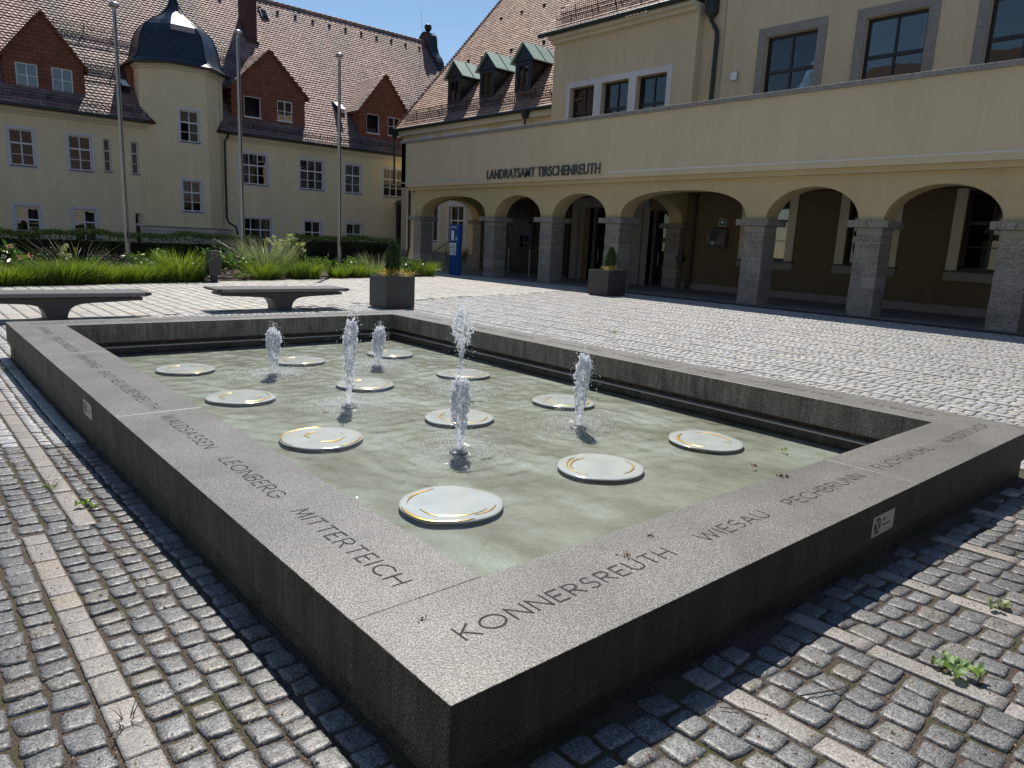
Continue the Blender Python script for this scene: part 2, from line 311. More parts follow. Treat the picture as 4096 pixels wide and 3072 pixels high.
def window(parent, F, a0, a1, z0, z1, cols=2, transom=0.62, muntin=True, rec=0.12, frame='white_frame', surround=None, sill='black_metal', shutter=None, curtain=None, opened=None, fw=0.06, level=2, label=None, surmat='stucco_white', glassback=True):
    """frame opening a0..a1 z0..z1; returns the window object (frame) with pane / sill children"""
    mb = MB(); w_ = a1-a0; f0, f1 = rec-0.02, rec+0.05
    fbox(mb, F, a0, a0+fw, f0, f1, z0, z1); fbox(mb, F, a1-fw, a1, f0, f1, z0, z1)
    fbox(mb, F, a0+fw, a1-fw, f0, f1, z0, z0+fw); fbox(mb, F, a0+fw, a1-fw, f0, f1, z1-fw, z1)
    zt = z0+(z1-z0)*transom if transom else None
    if zt: fbox(mb, F, a0+fw, a1-fw, f0-0.01, f1-0.004, zt-fw*0.6, zt+fw*0.6)
    step = (w_-2*fw)/cols
    for i in range(1, cols):
        x = a0+fw+step*i; fbox(mb, F, x-fw*0.42, x+fw*0.42, f0-0.006, f1-0.002, z0+fw, (zt-fw*0.6) if zt else z1-fw)
        if zt: fbox(mb, F, x-fw*0.35, x+fw*0.35, f0-0.006, f1-0.002, zt+fw*0.6, z1-fw)
    if muntin:
        zm = z0+(zt-z0)*0.5 if zt else (z0+z1)/2
        fbox(mb, F, a0+fw, a1-fw, f0+0.012, f1-0.012, zm-0.016, zm+0.016)
    o = mb.build('window', frame, parent)
    if label: o['label'] = label
    if level >= 2:
        pb = MB(); holes = []
        for i in range(cols):
            if opened is not None and i in opened:
                if zt: fbox(pb, F, a0+fw+step*i, a0+fw+step*(i+1), rec+0.018, rec+0.024, zt, z1-fw)
                continue
            fbox(pb, F, a0+fw+step*i, a0+fw+step*(i+1), rec+0.018, rec+0.024, z0+fw*.5, z1-fw*.5)
        pb.build('pane', 'window_glass', o)
        if sill:
            sb = MB(); fbox(sb, F, a0-0.04, a1+0.04, -0.05, rec+0.03, z0-0.05, z0-0.005); sb.build('sill', sill, o)
        bb = MB(); fbox(bb, F, a0-0.02, a1+0.02, rec+0.5, rec+0.53, z0-0.05, z1+0.05)
        for (x, y) in ((a0-.02, a0), (a1, a1+.02)): fbox(bb, F, x, y, rec+0.055, rec+0.5, z0-0.05, z1+0.05)
        bb.build('interior', 'interior_dark', o)
        if curtain:
            cb = MB()
            for (c0, c1, q0, q1) in curtain: # fractions
                n = max(3, int((c1-c0)*w_/0.06)); A0 = a0+c0*w_; A1 = a0+c1*w_; 
                for k in range(n):
                    xa, xb = A0+(A1-A0)*k/n, A0+(A1-A0)*(k+1)/n; da = rec+0.16+(0.03 if k % 2 else 0); db = rec+0.16+(0 if k % 2 else 0.03)
                    Z0 = z0+q0*(z1-z0); Z1 = z0+q1*(z1-z0); cb.poly([F(xa, da, Z0), F(xb, db, Z0), F(xb, db, Z1), F(xa, da, Z1)])
            cb.build('curtain', 'curtain', o)
        if shutter:
            hb = MB()
            for (c0, c1, q0, q1) in shutter:
                zz = z0+q0*(z1-z0); Z1 = z0+q1*(z1-z0); A0 = a0+c0*w_; A1 = a0+c1*w_
                while zz < Z1: 
                    hb.prism([F(A0, rec+0.07, zz), F(A0, rec+0.095, zz+0.028), F(A0, rec+0.1, zz+0.024), F(A0, rec+0.075, zz-0.004)], [F(A1, rec+0.07, zz), F(A1, rec+0.095, zz+0.028), F(A1, rec+0.1, zz+0.024), F(A1, rec+0.075, zz-0.004)]); zz += 0.055
            hb.build('blind', 'blind_white', o)
    if surround:
        s_ = surround; sb = MB(); e = 0.012
        fbox(sb, F, a0-s_, a0, -e, 0.02, z0-s_, z1+s_); fbox(sb, F, a1, a1+s_, -e, 0.02, z0-s_, z1+s_)
        fbox(sb, F, a0, a1, -e, 0.02, z1, z1+s_); fbox(sb, F, a0, a1, -e, 0.02, z0-s_, z0-0.05)
        sb.build('surround', surmat, o if level >= 2 else parent)
    return o
# ------------------------------------------------------------------ ground
def gr(x, y): return np.maximum(0.10-.013*np.asarray(x, float)-.0175*np.asarray(y, float), 0.0)
LX, LY, CW, HT = 5.673, 9.186, 0.548, 0.42
g = MB(); g.box((-150, -150, -0.4), (150, 150, -0.16)); struct(g.build('ground', 'soil'))
def sheet(name, xs, ys, dz, mat, hole=None):
    X, Y = np.meshgrid(xs, ys); V = np.stack([X, Y, np.where((X < 30) & (X > -9), gr(X, Y), 0)+dz], -1).reshape(-1, 3); nx = len(xs); F = []
    for j in range(len(ys)-1):
        for i in range(nx-1):
            cx, cy = (xs[i]+xs[i+1])/2, (ys[j]+ys[j+1])/2
            if hole and hole[0] < cx < hole[1] and hole[2] < cy < hole[3]: continue
            F.append((j*nx+i, j*nx+i+1, (j+1)*nx+i+1, (j+1)*nx+i))
    return npmesh(name, V, F, mat)
struct(sheet('paving_joints', np.r_[np.arange(-8, 0.01, .5), 0.05, np.arange(.5, 5.6, .5), 5.62, np.arange(6, 26.1, .5)], np.r_[np.arange(-8, 0.01, .5), 0.05, np.arange(.5, 9.1, .5), 9.13, np.arange(9.5, 36, .5)], -0.010, 'joint_dirt', hole=(.05, 5.62, .05, 9.13)))
def sett_template(n, rc=0.35, sk=True):
    t = np.linspace(-1, 1, n); t = t if n > 6 else np.sign(t)*np.abs(t)**.35; U, V = np.meshgrid(t, t)
    # squircle mapping for rounded plan corners
    k = rc; Ux = U*np.sqrt(1-k*V**2/2); Vx = V*np.sqrt(1-k*U**2/2)
    rr = np.maximum(abs(U), abs(V)); h = -(rr**9)-.18*rr**2
    P = np.stack([Ux, Vx, h], -1).reshape(-1, 3); F = [(j*n+i, j*n+i+1, (j+1)*n+i+1, (j+1)*n+i) for j in range(n-1) for i in range(n-1)]
    ring = [i for i in range(n)]+[(j*n+n-1) for j in range(1, n)]+[((n-1)*n+i) for i in range(n-2, -1, -1)]+[j*n for j in range(n-2, 0, -1)]
    sk_ = P[ring].copy(); sk_[:, 2] = -3.2; sk_[:, :2] *= 1.02; b = len(P); P = np.concatenate([P, sk_])
    m = len(ring)
    for i in range(m): F.append((ring[(i+1) % m], ring[i], b+i, b+(i+1) % m))
    return P, np.array(F)
def lay(name, stones, n, dome, rc, jit, mat, noise_amp=0.002, tilt=0.02, smooth=True, lift=0.0):
    """stones: array (cx, cy, hx, hy); builds one mesh of separate worn blocks"""
    st = np.asarray(stones); P, F = sett_template(n, rc); m = len(st); k = len(P)
    V = np.repeat(P[None], m, 0); hx = st[:, 2, None]; hy = st[:, 3, None]
    # corner jitter (bilinear), per stone
    cj = rng.uniform(-jit, jit, (m, 4, 2)); u = (V[:, :, 0]+1)/2; v = (V[:, :, 1]+1)/2
    jx = (1-u)*(1-v)*cj[:, 0, None, 0]+u*(1-v)*cj[:, 1, None, 0]+u*v*cj[:, 2, None, 0]+(1-u)*v*cj[:, 3, None, 0]
    jy = (1-u)*(1-v)*cj[:, 0, None, 1]+u*(1-v)*cj[:, 1, None, 1]+u*v*cj[:, 2, None, 1]+(1-u)*v*cj[:, 3, None, 1]
    x = st[:, 0, None]+V[:, :, 0]*hx+jx; y = st[:, 1, None]+V[:, :, 1]*hy+jy
    tl = rng.uniform(-tilt, tilt, (m, 2)); dm = dome*rng.uniform(.6, 1.4, (m, 1))
    z = gr(x, y)+V[:, :, 2]*dm+V[:, :, 0]*hx*tl[:, 0, None]+V[:, :, 1]*hy*tl[:, 1, None]+rng.normal(0, noise_amp, V.shape[:2])*(V[:, :, 2] > -2)+rng.uniform(-.002, .003, (m, 1))+lift
    ed = (V[:, :, 2] < -0.9) & (V[:, :, 2] > -2); x = x+ed*rng.normal(0, noise_amp*1.0, x.shape); y = y+ed*rng.normal(0, noise_amp*1.0, y.shape)
    z = np.where(V[:, :, 2] < -2, gr(x, y)-0.03, z)
    VV = np.stack([x, y, z], -1).reshape(-1, 3); FF = (F[None]+(np.arange(m)*k)[:, None, None]).reshape(-1, 4)
    return npmesh(name, VV, FF, mat, smooth=smooth)
def in_fountain(x, y, e=0.0): return (-e < x < LX+e) and (-e < y < LY+e)
near, far_, slabs, plates = [], [], [], []
def fillrow(x0, x1, y0, y1, lmin=.105, lmax=.15, gap=.011):
    y = y0+random.uniform(0, .05)
    while y < y1:
        L = random.uniform(lmin, lmax); cx, cy = (x0+x1)/2, y+L/2
        if not in_fountain(cx, cy, .03) and cy < slab_line(cx):
            d = math.hypot(cx+1.05, cy+1.4)
            (near if d < 6.2 else far_).append((cx, cy, (x1-x0-gap)/2*random.uniform(.9, 1.03), (L-gap)/2*random.uniform(.93, 1.03)))
        y += L
def slab_line(x): return 12.25+.27*x
def bandrow(x0, x1, y0, y1, L0=.33, L1=.5):
    y = y0
    while y < y1:
        L = random.uniform(L0, L1)
        if y+L > y1: L = y1-y
        if L < .05: break
        if not in_fountain((x0+x1)/2, y+L/2, .03) and y+L/2 < slab_line((x0+x1)/2): slabs.append(((x0+x1)/2, y+L/2, (x1-x0-.006)/2, (L-.006)/2))
        y += L
# right / front field : bands every ~0.78 m along y, five rows of setts between
bx = [1.09, 1.85, 2.68, 3.50]; 
while bx[-1] < 19.3: bx.append(bx[-1]+.80)
bx = [1.09-.785, *bx]
for i in range(len(bx)-1):
    ys = 0.0 if bx[i] < 5.6 else slab_line(bx[i])
    bandrow(bx[i], bx[i]+.105, -6.5, ys)
    a, b_ = bx[i]+.113, bx[i+1]-.010; n = 5
    for k in range(n):
        xa, xb = a+(b_-a)*k/n, a+(b_-a)*(k+1)/n
        fillrow(xa, xb, -6.5, ys)
# left field
bandrow(-.651, -.545, -3.5, 2.83, .12, .28); bandrow(-.41, -.302, 2.83, 12.0, .2, .42)
for (xa, xb, ya, yb) in ((-.541, -.434, -3.5, 2.83), (-.434, -.326, -3.5, 2.83), (-.326, -.218, -3.5, 2.83), (-.218, -.11, -3.5, 11), (-.11, .0, -3.5, 11), (-.298, -.218, 2.83, 11), (-.53, -.414, 2.83, 12), (-.652, -.53, 2.85, 12), (0, .15, -3.5, -.02), (.15, .296, -3.5, -.02)): fillrow(xa, xb, ya, yb, .095, .135)
x = -.658
while x > -6.0:
    if abs(((-.658-x) % .9)-.0) < 0.01 and x < -.8: bandrow(x-.106, x, -3.5, 12, .2, .4); x -= .112
    fillrow(x-.115, x, -3.5, 12.5, .1, .14); x -= .1152
fx = 0.0
while fx < 5.7:
    fillrow(fx, fx+.125, LY+.03, slab_line(fx)-.05); fx += .1265
near = [s for s in near if -3.2 < s[0] < 8 and -3.5 < s[1] < 9]
struct(lay('paving_setts', near, 9, .0042, .24, .010, 'granite_sett', .0011, .03))
struct(lay('paving_setts_plaza', far_, 5, .004, .12, .005, 'granite_sett_sheen', .0004, .018, smooth=False))
# pale plates north of the setts, angled border
for i in range(-40, 90):
    x0 = i*.272-.1; y = slab_line(x0)+random.uniform(0, .5)-.2
    if x0 > 20.2: break
    if x0 < -8: continue
    y1 = 19.75+.306*(x0-.5)+.15
    if x0 > 17.6: y1 = 34
    while y < y1:
        L = random.choice((.4, .5, .6, .8)); plates.append((x0+.136, y+L/2, .136-.009, L/2-.003)); y += L
struct(lay('paving_plates', [s for s in slabs if s[0] < 5.6], 5, .0022, .03, .0015, 'granite_slab', .0004, .012))
struct(lay('paving_strips', [s for s in slabs if s[0] >= 5.6], 4, .002, .02, .001, 'granite_plate', .0002, .004, smooth=False, lift=.007))
struct(lay('paving_flags', plates, 4, .0025, .0, .001, 'granite_plate', .0001, .004, smooth=False))
c = MB(); c.box((20.2, -14, -.1), (25.6, 31.9, 0.012)); c.box((20.2, 31.9, -.1), (40, 60, .004)); c.box((18, 34, -.1), (20.2, 60, .003)); struct(c.build('pavement', 'corridor_floor'))
c = MB(); c.box((20.02, -14, .004), (20.18, 31, .016)); struct(c.build('drain_strip', 'slat_grey'))
# ------------------------------------------------------------------ fountain
ft = thing('fountain', 'low rectangular granite fountain basin with place names carved into its broad rim', 'fountain')
def bevbox(lst, name, mat, parent, bev=.006):
    mb = MB()
    for a, b_ in lst: mb.box(a, b_)
    return mb.build(name, mat, parent, bevel=bev, segs=2)
G = .0009; zt, zs = HT, .185
cop = []
for a, b_ in ((0, 3.31), (3.31, LX)): cop.append(((a+G, 0, zs), (b_-G, .553-G, zt)))
ysL = [.553, 3.73, 6.5, LY-CW]; ysR = [.545, 3.197, 5.86, LY-CW]
for a, b_ in zip(ysL, ysL[1:]): cop.append(((0, a+G, zs), (CW, b_-G, zt)))
for a, b_ in zip(ysR, ysR[1:]): cop.append(((LX-CW, a+G, zs), (LX, b_-G, zt)))
xsF = [0, 3.6, LX]
for a, b_ in zip(xsF, xsF[1:]): cop.append(((a+G, LY-CW+G, zs), (b_-G, LY, zt)))
def two_tone(o):   # side faces weathered, with shade painted in by the way they face
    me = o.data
    for k in ('granite_side', 'granite_near_shade', 'granite_inner'): me.materials.append(MATS[k])
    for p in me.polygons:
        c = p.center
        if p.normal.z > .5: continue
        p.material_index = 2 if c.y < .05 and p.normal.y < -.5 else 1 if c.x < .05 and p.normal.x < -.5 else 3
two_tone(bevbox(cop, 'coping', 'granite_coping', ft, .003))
pl = [((.022, .03, -.12), (.5, .5, zs)), ((.03, .04, -.12), (LX-.03, .42, zs-.001)), ((.028, .4, -.12), (.4, LY-.06, zs-.002)), ((LX-.4, .4, -.12), (LX-.03, LY-.07, zs-.002)), ((.02, LY-.4, -.12), (LX-.03, LY-.08, zs-.003))]
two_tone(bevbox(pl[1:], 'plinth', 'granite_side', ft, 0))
bw = MB(); i0, i1, j0, j1 = CW+.005, LX-CW-.005, .558, LY-CW-.005; t_ = .13
bw.box((i0-.07, j0-.07, -.12), (i1+.07, j0, t_)); bw.box((i0-.07, j1, -.12), (i1+.07, j1+.07, t_)); bw.box((i0-.07, j0, -.12), (i0, j1, t_)); bw.box((i1, j0, -.12), (i1+.07, j1, t_))
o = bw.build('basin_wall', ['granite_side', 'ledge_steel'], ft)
for p in o.data.polygons:
    if p.normal.z > .5: p.material_index = 1
tr_ = MB(); e = .004
for a, b_ in (((i0-e, j0, .112), (i0+.012, j1, .127)), ((i1-.012, j0, .112), (i1+e, j1, .127)), ((i0, j1-.012, .112), (i1, j1+e, .127))): tr_.box(a, b_)
tr_.build('ledge_trim', 'ledge_steel', ft)
fl = MB(); fl.box((i0-.01, j0-.01, -.15), (i1+.01, j1+.01, .022)); fl.build('basin_floor', 'basin_floor', ft)
# --- carved letters : stroke font, unit cap height
def arc(cx, cy, rx, ry, a0, a1, n=9): return [(cx+rx*math.cos(R(a0+(a1-a0)*i/n)), cy+ry*math.sin(R(a0+(a1-a0)*i/n))) for i in range(n+1)]
GL = {'A': (.78, [[(0, 0), (.39, 1), (.78, 0)], [(.14, .34), (.64, .34)]]), 'B': (.6, [[(0, 0), (0, 1), (.3, 1)]+arc(.3, .76, .24, .24, 90, -90)+[(0, .52)], [(.3, .52)]+arc(.3, .26, .28, .26, 90, -90)+[(0, 0)]]),
 'C': (.78, [arc(.48, .5, .48, .5, 50, 310, 14)]), 'D': (.72, [[(0, 0), (0, 1), (.2, 1)]+arc(.22, .5, .5, .5, 90, -90, 12)+[(0, 0)]]), 'E': (.5, [[(.5, 0), (0, 0), (0, 1), (.5, 1)], [(0, .52), (.42, .52)]]),
 'F': (.5, [[(0, 0), (0, 1), (.5, 1)], [(0, .52), (.42, .52)]]), 'G': (.82, [arc(.48, .5, .48, .5, 50, 340, 14)+[(.92, .45), (.6, .45)]]), 'H': (.68, [[(0, 0), (0, 1)], [(.68, 0), (.68, 1)], [(0, .52), (.68, .52)]]),
 'I': (.02, [[(0, 0), (0, 1)]]), 'K': (.62, [[(0, 0), (0, 1)], [(.58, 1), (.0, .45)], [(.15, .6), (.64, 0)]]), 'L': (.48, [[(0, 1), (0, 0), (.48, 0)]]), 'M': (.86, [[(0, 0), (.1, 1), (.43, .15), (.76, 1), (.86, 0)]]),
 'N': (.7, [[(0, 0), (0, 1), (.7, 0), (.7, 1)]]), 'O': (.98, [arc(.49, .5, .49, .5, 0, 360, 22)]), 'P': (.56, [[(0, 0), (0, 1), (.28, 1)]+arc(.28, .74, .27, .26, 90, -90)+[(0, .48)]]),
 'R': (.6, [[(0, 0), (0, 1), (.28, 1)]+arc(.28, .74, .27, .26, 90, -90)+[(0, .48)], [(.24, .48), (.6, 0)]]), 'S': (.55, [arc(.28, .75, .25, .25, 40, 270, 9)+arc(.28, .25, .27, .25, 90, -140, 9)]),
 'T': (.64, [[(.32, 0), (.32, 1)], [(0, 1), (.64, 1)]]), 'U': (.68, [[(0, 1), (0, .34)]+arc(.34, .34, .34, .34, 180, 360, 10)+[(.68, 1)]]), 'W': (1.1, [[(0, 1), (.28, 0), (.55, .92), (.82, 0), (1.1, 1)]]), 'V': (.76, [[(0, 1), (.38, 0), (.76, 1)]]), ' ': (.3, [])}
def carve(mb, text, p0, dx, up, length, cap=.08, sw=.0085, z=HT):
    sp = .30; Wt = sum(GL[c][0] for c in text)+sp*(len(text)-1); k = length/Wt; x = 0
    for ch in text:
        w_, st = GL[ch]
        for pl_ in st:
            P = [Vector((p0[0]+dx[0]*(x+q[0])*k+up[0]*q[1]*cap, p0[1]+dx[1]*(x+q[0])*k+up[1]*q[1]*cap, z+.0007)) for q in pl_]
            for a, b_ in zip(P, P[1:]):
                d = (b_-a); L = d.length
                if L < 1e-6: continue
                d /= L; n = Vector((-d.y, d.x, 0))*sw*.5; a2, b2 = a-d*sw*.35, b_+d*sw*.35
                mb.add([a2-n, b2-n, b2+n, a2+n], [(0, 1, 2, 3)]); 
        x += w_+sp
def inscription(text, *a, **k):
    mb = MB(); carve(mb, text, *a, **k)
    # lift successive strokes a hair so crossings never share a plane
    for i in range(0, len(mb.v), 4):
        dz = (i//4 % 12)*.00005
        for j in range(4): v = mb.v[i+j]; mb.v[i+j] = (v[0], v[1], v[2]+dz)
    mb.build('inscription', 'letter_carved', ft)
for t, x0, x1 in (('KONNERSREUTH', .236, 1.335), ('WIESAU', 1.565, 2.10), ('PECHBRUNN', 2.33, 3.165), ('FUCHSMUHL', 3.41, 4.235), ('WALDERSHOF', 4.50, 5.44)): inscription(t, (x0, .235), (1, 0), (0, 1), x1-x0)
for t, y0, y1 in (('MITTERTEICH', 1.555, .68), ('LEONBERG', 2.488, 1.77), ('WALDSASSEN', 3.605, 2.72), ('BAD NEUALBENREUTH', 5.38, 3.84), ('MAHRING', 6.31, 5.60), ('TIRSCHENREUTH', 7.69, 6.54), ('BARNAU', 8.53, 7.93)): inscription(t, (.237, y0), (0, -1), (1, 0), y0-y1)
for t, y0, y1 in (('EBNATH', .65, 1.185), ('PULLENREUTH', 1.405, 2.39), ('BRAND', 2.636, 3.07), ('FRIEDENFELS', 3.32, 4.16), ('IMMENREUTH', 4.37, 5.30), ('NEUSORG', 5.53, 6.08), ('KULMAIN', 6.3, 6.85), ('KASTL', 7.05, 7.4), ('KEMNATH', 7.62, 8.38)): inscription(t, (5.435, y0), (0, 1), (-1, 0), y1-y0)
for t, x0, x1 in (('PLOSSBERG', 1.01, .23), ('FALKENBERG', 2.05, 1.25), ('REUTH', 2.72, 2.25), ('ERBENDORF', 3.75, 2.95), ('KRUMMENNAAB', 5.1, 4.05)): inscription(t, (x0, 8.95), (-1, 0), (0, -1), x0-x1)
# no-drinking-water plates
def plate(name, label, org, ex, out, w_=.275, h=.115, worn=False):
    t = thing(name, label, 'sign plate', org); ex = Vector(ex); out = Vector(out); ez = Vector((0, 0, 1))
    P = lambda a, b_, d: tuple(ex*a+ez*b_+out*d)
    mb = MB(); mb.prism([P(0, 0, .001), P(w_, 0, .001), P(w_, h, .001), P(0, h, .001)], [P(0, 0, .004), P(w_, 0, .004), P(w_, h, .004), P(0, h, .004)]); mb.build('plate', 'plate_metal', t)
    mb = MB(); cx, cy, r_ = .062, h*.5, .042
    ang = [2*math.pi*k/28 for k in range(28)]
    mb.poly([P(cx+r_*math.cos(a), cy+r_*1.12*math.sin(a), .0046) for a in ang]); mb.build('prohibition_symbol', 'plate_ink', t)
    mb = MB(); mb.poly([P(cx-.036, cy+.030, .0052), P(cx-.028, cy+.038, .0052), P(cx+.036, cy-.030, .0052), P(cx+.028, cy-.038, .0052)])
    mb.poly([P(cx-.002, cy+.014, .0052), P(cx+.026, cy+.014, .0052), P(cx+.026, cy+.022, .0052), P(cx-.002, cy+.022, .0052)]); mb.poly([P(cx+.010, cy+.022, .0052), P(cx+.016, cy+.022, .0052), P(cx+.016, cy+.034, .0052), P(cx+.010, cy+.034, .0052)])
    for (a, b_, c_, d_) in ((-.028, -.034, -.024, -.012), (-.028, -.034, -.008, -.030), (-.012, -.034, -.008, -.012)): mb.poly([P(cx+a, cy+b_, .0053), P(cx+c_, cy+b_, .0053), P(cx+c_, cy+d_, .0053), P(cx+a, cy+d_, .0053)])
    mb.build('symbol_marks', 'plate_metal', t)
    def line(txt, x, y, size):
        sb = MB(); k = size; xx = x
        for ch in txt:
            w2, st = GL[ch]
            for pl_ in st:
                for a, b_ in zip(pl_, pl_[1:]):
                    A = Vector((xx+a[0]*k*.8, y+a[1]*k)); B = Vector((xx+b_[0]*k*.8, y+b_[1]*k)); d = B-A
                    if d.length < 1e-6: continue
                    n = Vector((-d.y, d.x)).normalized()*k*.075
                    sb.poly([P(*(A-n), .0048), P(*(B-n), .0048), P(*(B+n), .0048), P(*(A+n), .0048)])
            xx += (w2+.3)*k*.8
        return sb
    sb = line('KEIN', .125, .072, .016); s2_ = line('TRINKWASSER', .125, .042, .013)
    sb.add(s2_.v, s2_.f); sb.build('lettering', 'plate_ink', t)
    sc_ = MB()
    for a, b_ in ((.01, .01), (w_-.01, .01), (w_-.01, h-.01), (.01, h-.01)): sc_.prism([P(a+.004*math.cos(q), b_+.004*math.sin(q), .004) for q in ang[::4]], [P(a+.004*math.cos(q), b_+.004*math.sin(q), .006) for q in ang[::4]])
    sc_.build('screws', 'steel_pole', t); return t
plate('drinking_water_sign', 'clean metal no drinking water plate on the left outer side of the fountain', (0.0, 4.715, .235), (0, -1, 0), (-1, 0, 0))
plate('drinking_water_sign', 'stained metal no drinking water plate on the near right outer side of the fountain', (2.72, 0.0, .23), (1, 0, 0), (0, -1, 0))
# --- water
JETS = [(2.22, 2.92, .60, .040), (2.22, 4.69, .87, .034), (2.22, 6.46, .54, .042), (3.60, 2.95, .68, .036), (3.58, 4.72, .93, .018), (3.55, 6.42, .50, .042)]
xs = np.arange(i0+.001, i1, .018); ys = np.arange(j0+.001, j1, .018); X, Y = np.meshgrid(xs, ys); Z = np.zeros_like(X)
for k in range(46):
    a = rng.uniform(0, 2*np.pi); L = rng.uniform(.07, .55)*rng.uniform(.6, 1); ph = rng.uniform(0, 6.28); kx, ky = np.cos(a)*6.28/L, np.sin(a)*6.28/L
    Z += .00075*(L/.3)**.9*np.sin(kx*X+ky*Y+ph+1.6*np.sin(X*rng.uniform(1, 4)+ph)+1.6*np.sin(Y*rng.uniform(1, 4)-ph))
for jx, jy, jh, jr in JETS:
    d = np.hypot(X-jx, Y-jy); Z += (.0050*np.exp(-d/.42)*np.sin(d*62+2*np.sin(3*np.arctan2(Y-jy, X-jx))))+.0032*np.exp(-d/1.2)*np.sin(d*36)+np.exp(-(d/.32)**2)*rng.normal(0, .0032, d.shape)
calm = np.clip((Y-.6)/1.6, .25, 1); Z *= calm
WZ = .052
V = np.stack([X, Y, WZ+Z], -1).reshape(-1, 3); nx, ny = len(xs), len(ys); idx = np.arange(nx*ny).reshape(ny, nx)
F = np.stack([idx[:-1, :-1], idx[:-1, 1:], idx[1:, 1:], idx[1:, :-1]], -1).reshape(-1, 4)
wo = struct(npmesh('water', V, F, 'water_surface', smooth=True))
# --- porcelain discs
def disc(cx, cy, seed, golds):
    r_ = random.Random(seed); t = thing('porcelain_disc', '', 'disc', (cx, cy, 0), 0, 'white porcelain discs lying in the fountain')
    ph = [r_.uniform(0, 6.28) for _ in range(4)]; n = 56
    def rad(a): return .325*(1+.022*math.sin(2*a+ph[0])+.016*math.sin(3*a+ph[1])+.010*math.sin(5*a+ph[2])+.006*math.sin(8*a+ph[3]))
    prof = [(0, .0605), (.40, .0598), (.58, .0572), (.70, .0588), (.86, .0612), (.94, .060), (.985, .0565), (1.0, .052), (.985, .044), (.90, .036), (.60, .015)]
    vs = [(0, 0, prof[0][1])]; fs = []
    for q, z in prof[1:]:
        for k in range(n): a = 2*math.pi*k/n; rr = rad(a)*q; vs.append((rr*math.cos(a), rr*math.sin(a), z+.0012*math.sin(4*a+q*6+ph[1])))
    for k in range(n): fs.append((0, 1+k, 1+(k+1) % n))
    for i in range(len(prof)-2):
        for k in range(n): fs.append((1+i*n+k, 1+(i+1)*n+k, 1+(i+1)*n+(k+1) % n, 1+i*n+(k+1) % n))
    mb = MB(); mb.add(vs, fs); o = mb.build('plate_body', 'porcelain', t, smooth=True)
    for (r0, r1, a0, a1, wd) in golds:
        gb = MB(); m = 26; pts = []
        for k in range(m+1):
            f = k/m; a = R(a0+(a1-a0)*f); q = r0+(r1-r0)*f; ww = wd*(.25+math.sin(math.pi*min(1, f*1.15))**.7*.9) if f < .85 else wd*.5*(1-f)/.15+.15*wd
            rr = rad(a)*q; zz = np.interp(q, [p_[0] for p_ in prof[:7]], [p_[1] for p_ in prof[:7]])+.0022+.0012
            pts.append(((rr-ww)*math.cos(a), (rr-ww)*math.sin(a), zz, (rr+ww)*math.cos(a), (rr+ww)*math.sin(a)))
        for p_, q_ in zip(pts, pts[1:]):
            gb.poly([(p_[0], p_[1], p_[2]), (q_[0], q_[1], q_[2]), ((q_[0]+q_[3])/2, (q_[1]+q_[4])/2, q_[2]+.002), ((p_[0]+p_[3])/2, (p_[1]+p_[4])/2, p_[2]+.002)])
            gb.poly([((p_[0]+p_[3])/2, (p_[1]+p_[4])/2, p_[2]+.002), ((q_[0]+q_[3])/2, (q_[1]+q_[4])/2, q_[2]+.002), (q_[3], q_[4], q_[2]), (p_[3], p_[4], p_[2])])
        gb.build('gold_stroke', 'gold', t, smooth=True)
    return t
gA = {(0, 0): [(.96, .95, 160, 262, .010), (.80, .84, 80, 150, .007), (.68, .74, 175, 300, .006), (.80, .86, 268, 318, .006)], (1, 0): [(.62, .72, 80, 170, .009), (.76, .80, 95, 205, .007), (.72, .78, 270, 355, .007)],
      (2, 0): [(.70, .86, 95, 215, .012), (.66, .70, 310, 420, .009)], (0, 1): [(.55, .30, 80, 175, .010), (.42, .55, 235, 330, .010), (.95, .96, 60, 200, .006), (.93, .95, 270, 330, .006)]}
row_n = ['nearest', 'second', 'third', 'farthest']; col_n = ['left', 'middle', 'right']
lab = {(0, 0): 'white porcelain disc nearest the carved corner with gold strokes along its left edge', (1, 0): 'white porcelain disc in the middle of the nearest row, gold hooks inside its rim',
       (2, 0): 'white porcelain disc at the right of the nearest row beside the dark wall shadow', (0, 1): 'white porcelain disc left in the second row with a broken gold ring in its middle',
       (1, 1): 'white disc behind the nearest left water jet, half hidden by it', (2, 1): 'white disc right behind the thin right hand water jet', (0, 2): 'white disc in the third row close beside the left rim opposite WALDSASSEN',
       (1, 2): 'white disc among spray right of the tall middle left jet', (2, 2): 'white disc behind the tallest jet with the bursting top', (0, 3): 'white disc in the far left corner of the basin',
       (1, 3): 'white disc right of the small far left jet', (2, 3): 'white disc in the far right corner of the basin behind the small jet'}
for j, y in enumerate((2.005, 3.76, 5.49, 7.19)):
    for i, x in enumerate((1.478, 2.85, 4.21)):
        gd = gA.get((i, j), [(.5+.1*random.random(), .6, random.uniform(60, 120), random.uniform(170, 230), .008), (.85, .8, random.uniform(200, 260), random.uniform(300, 380), .008)])
        disc(x, y, 10*i+j+3, gd)['label'] = lab[(i, j)]
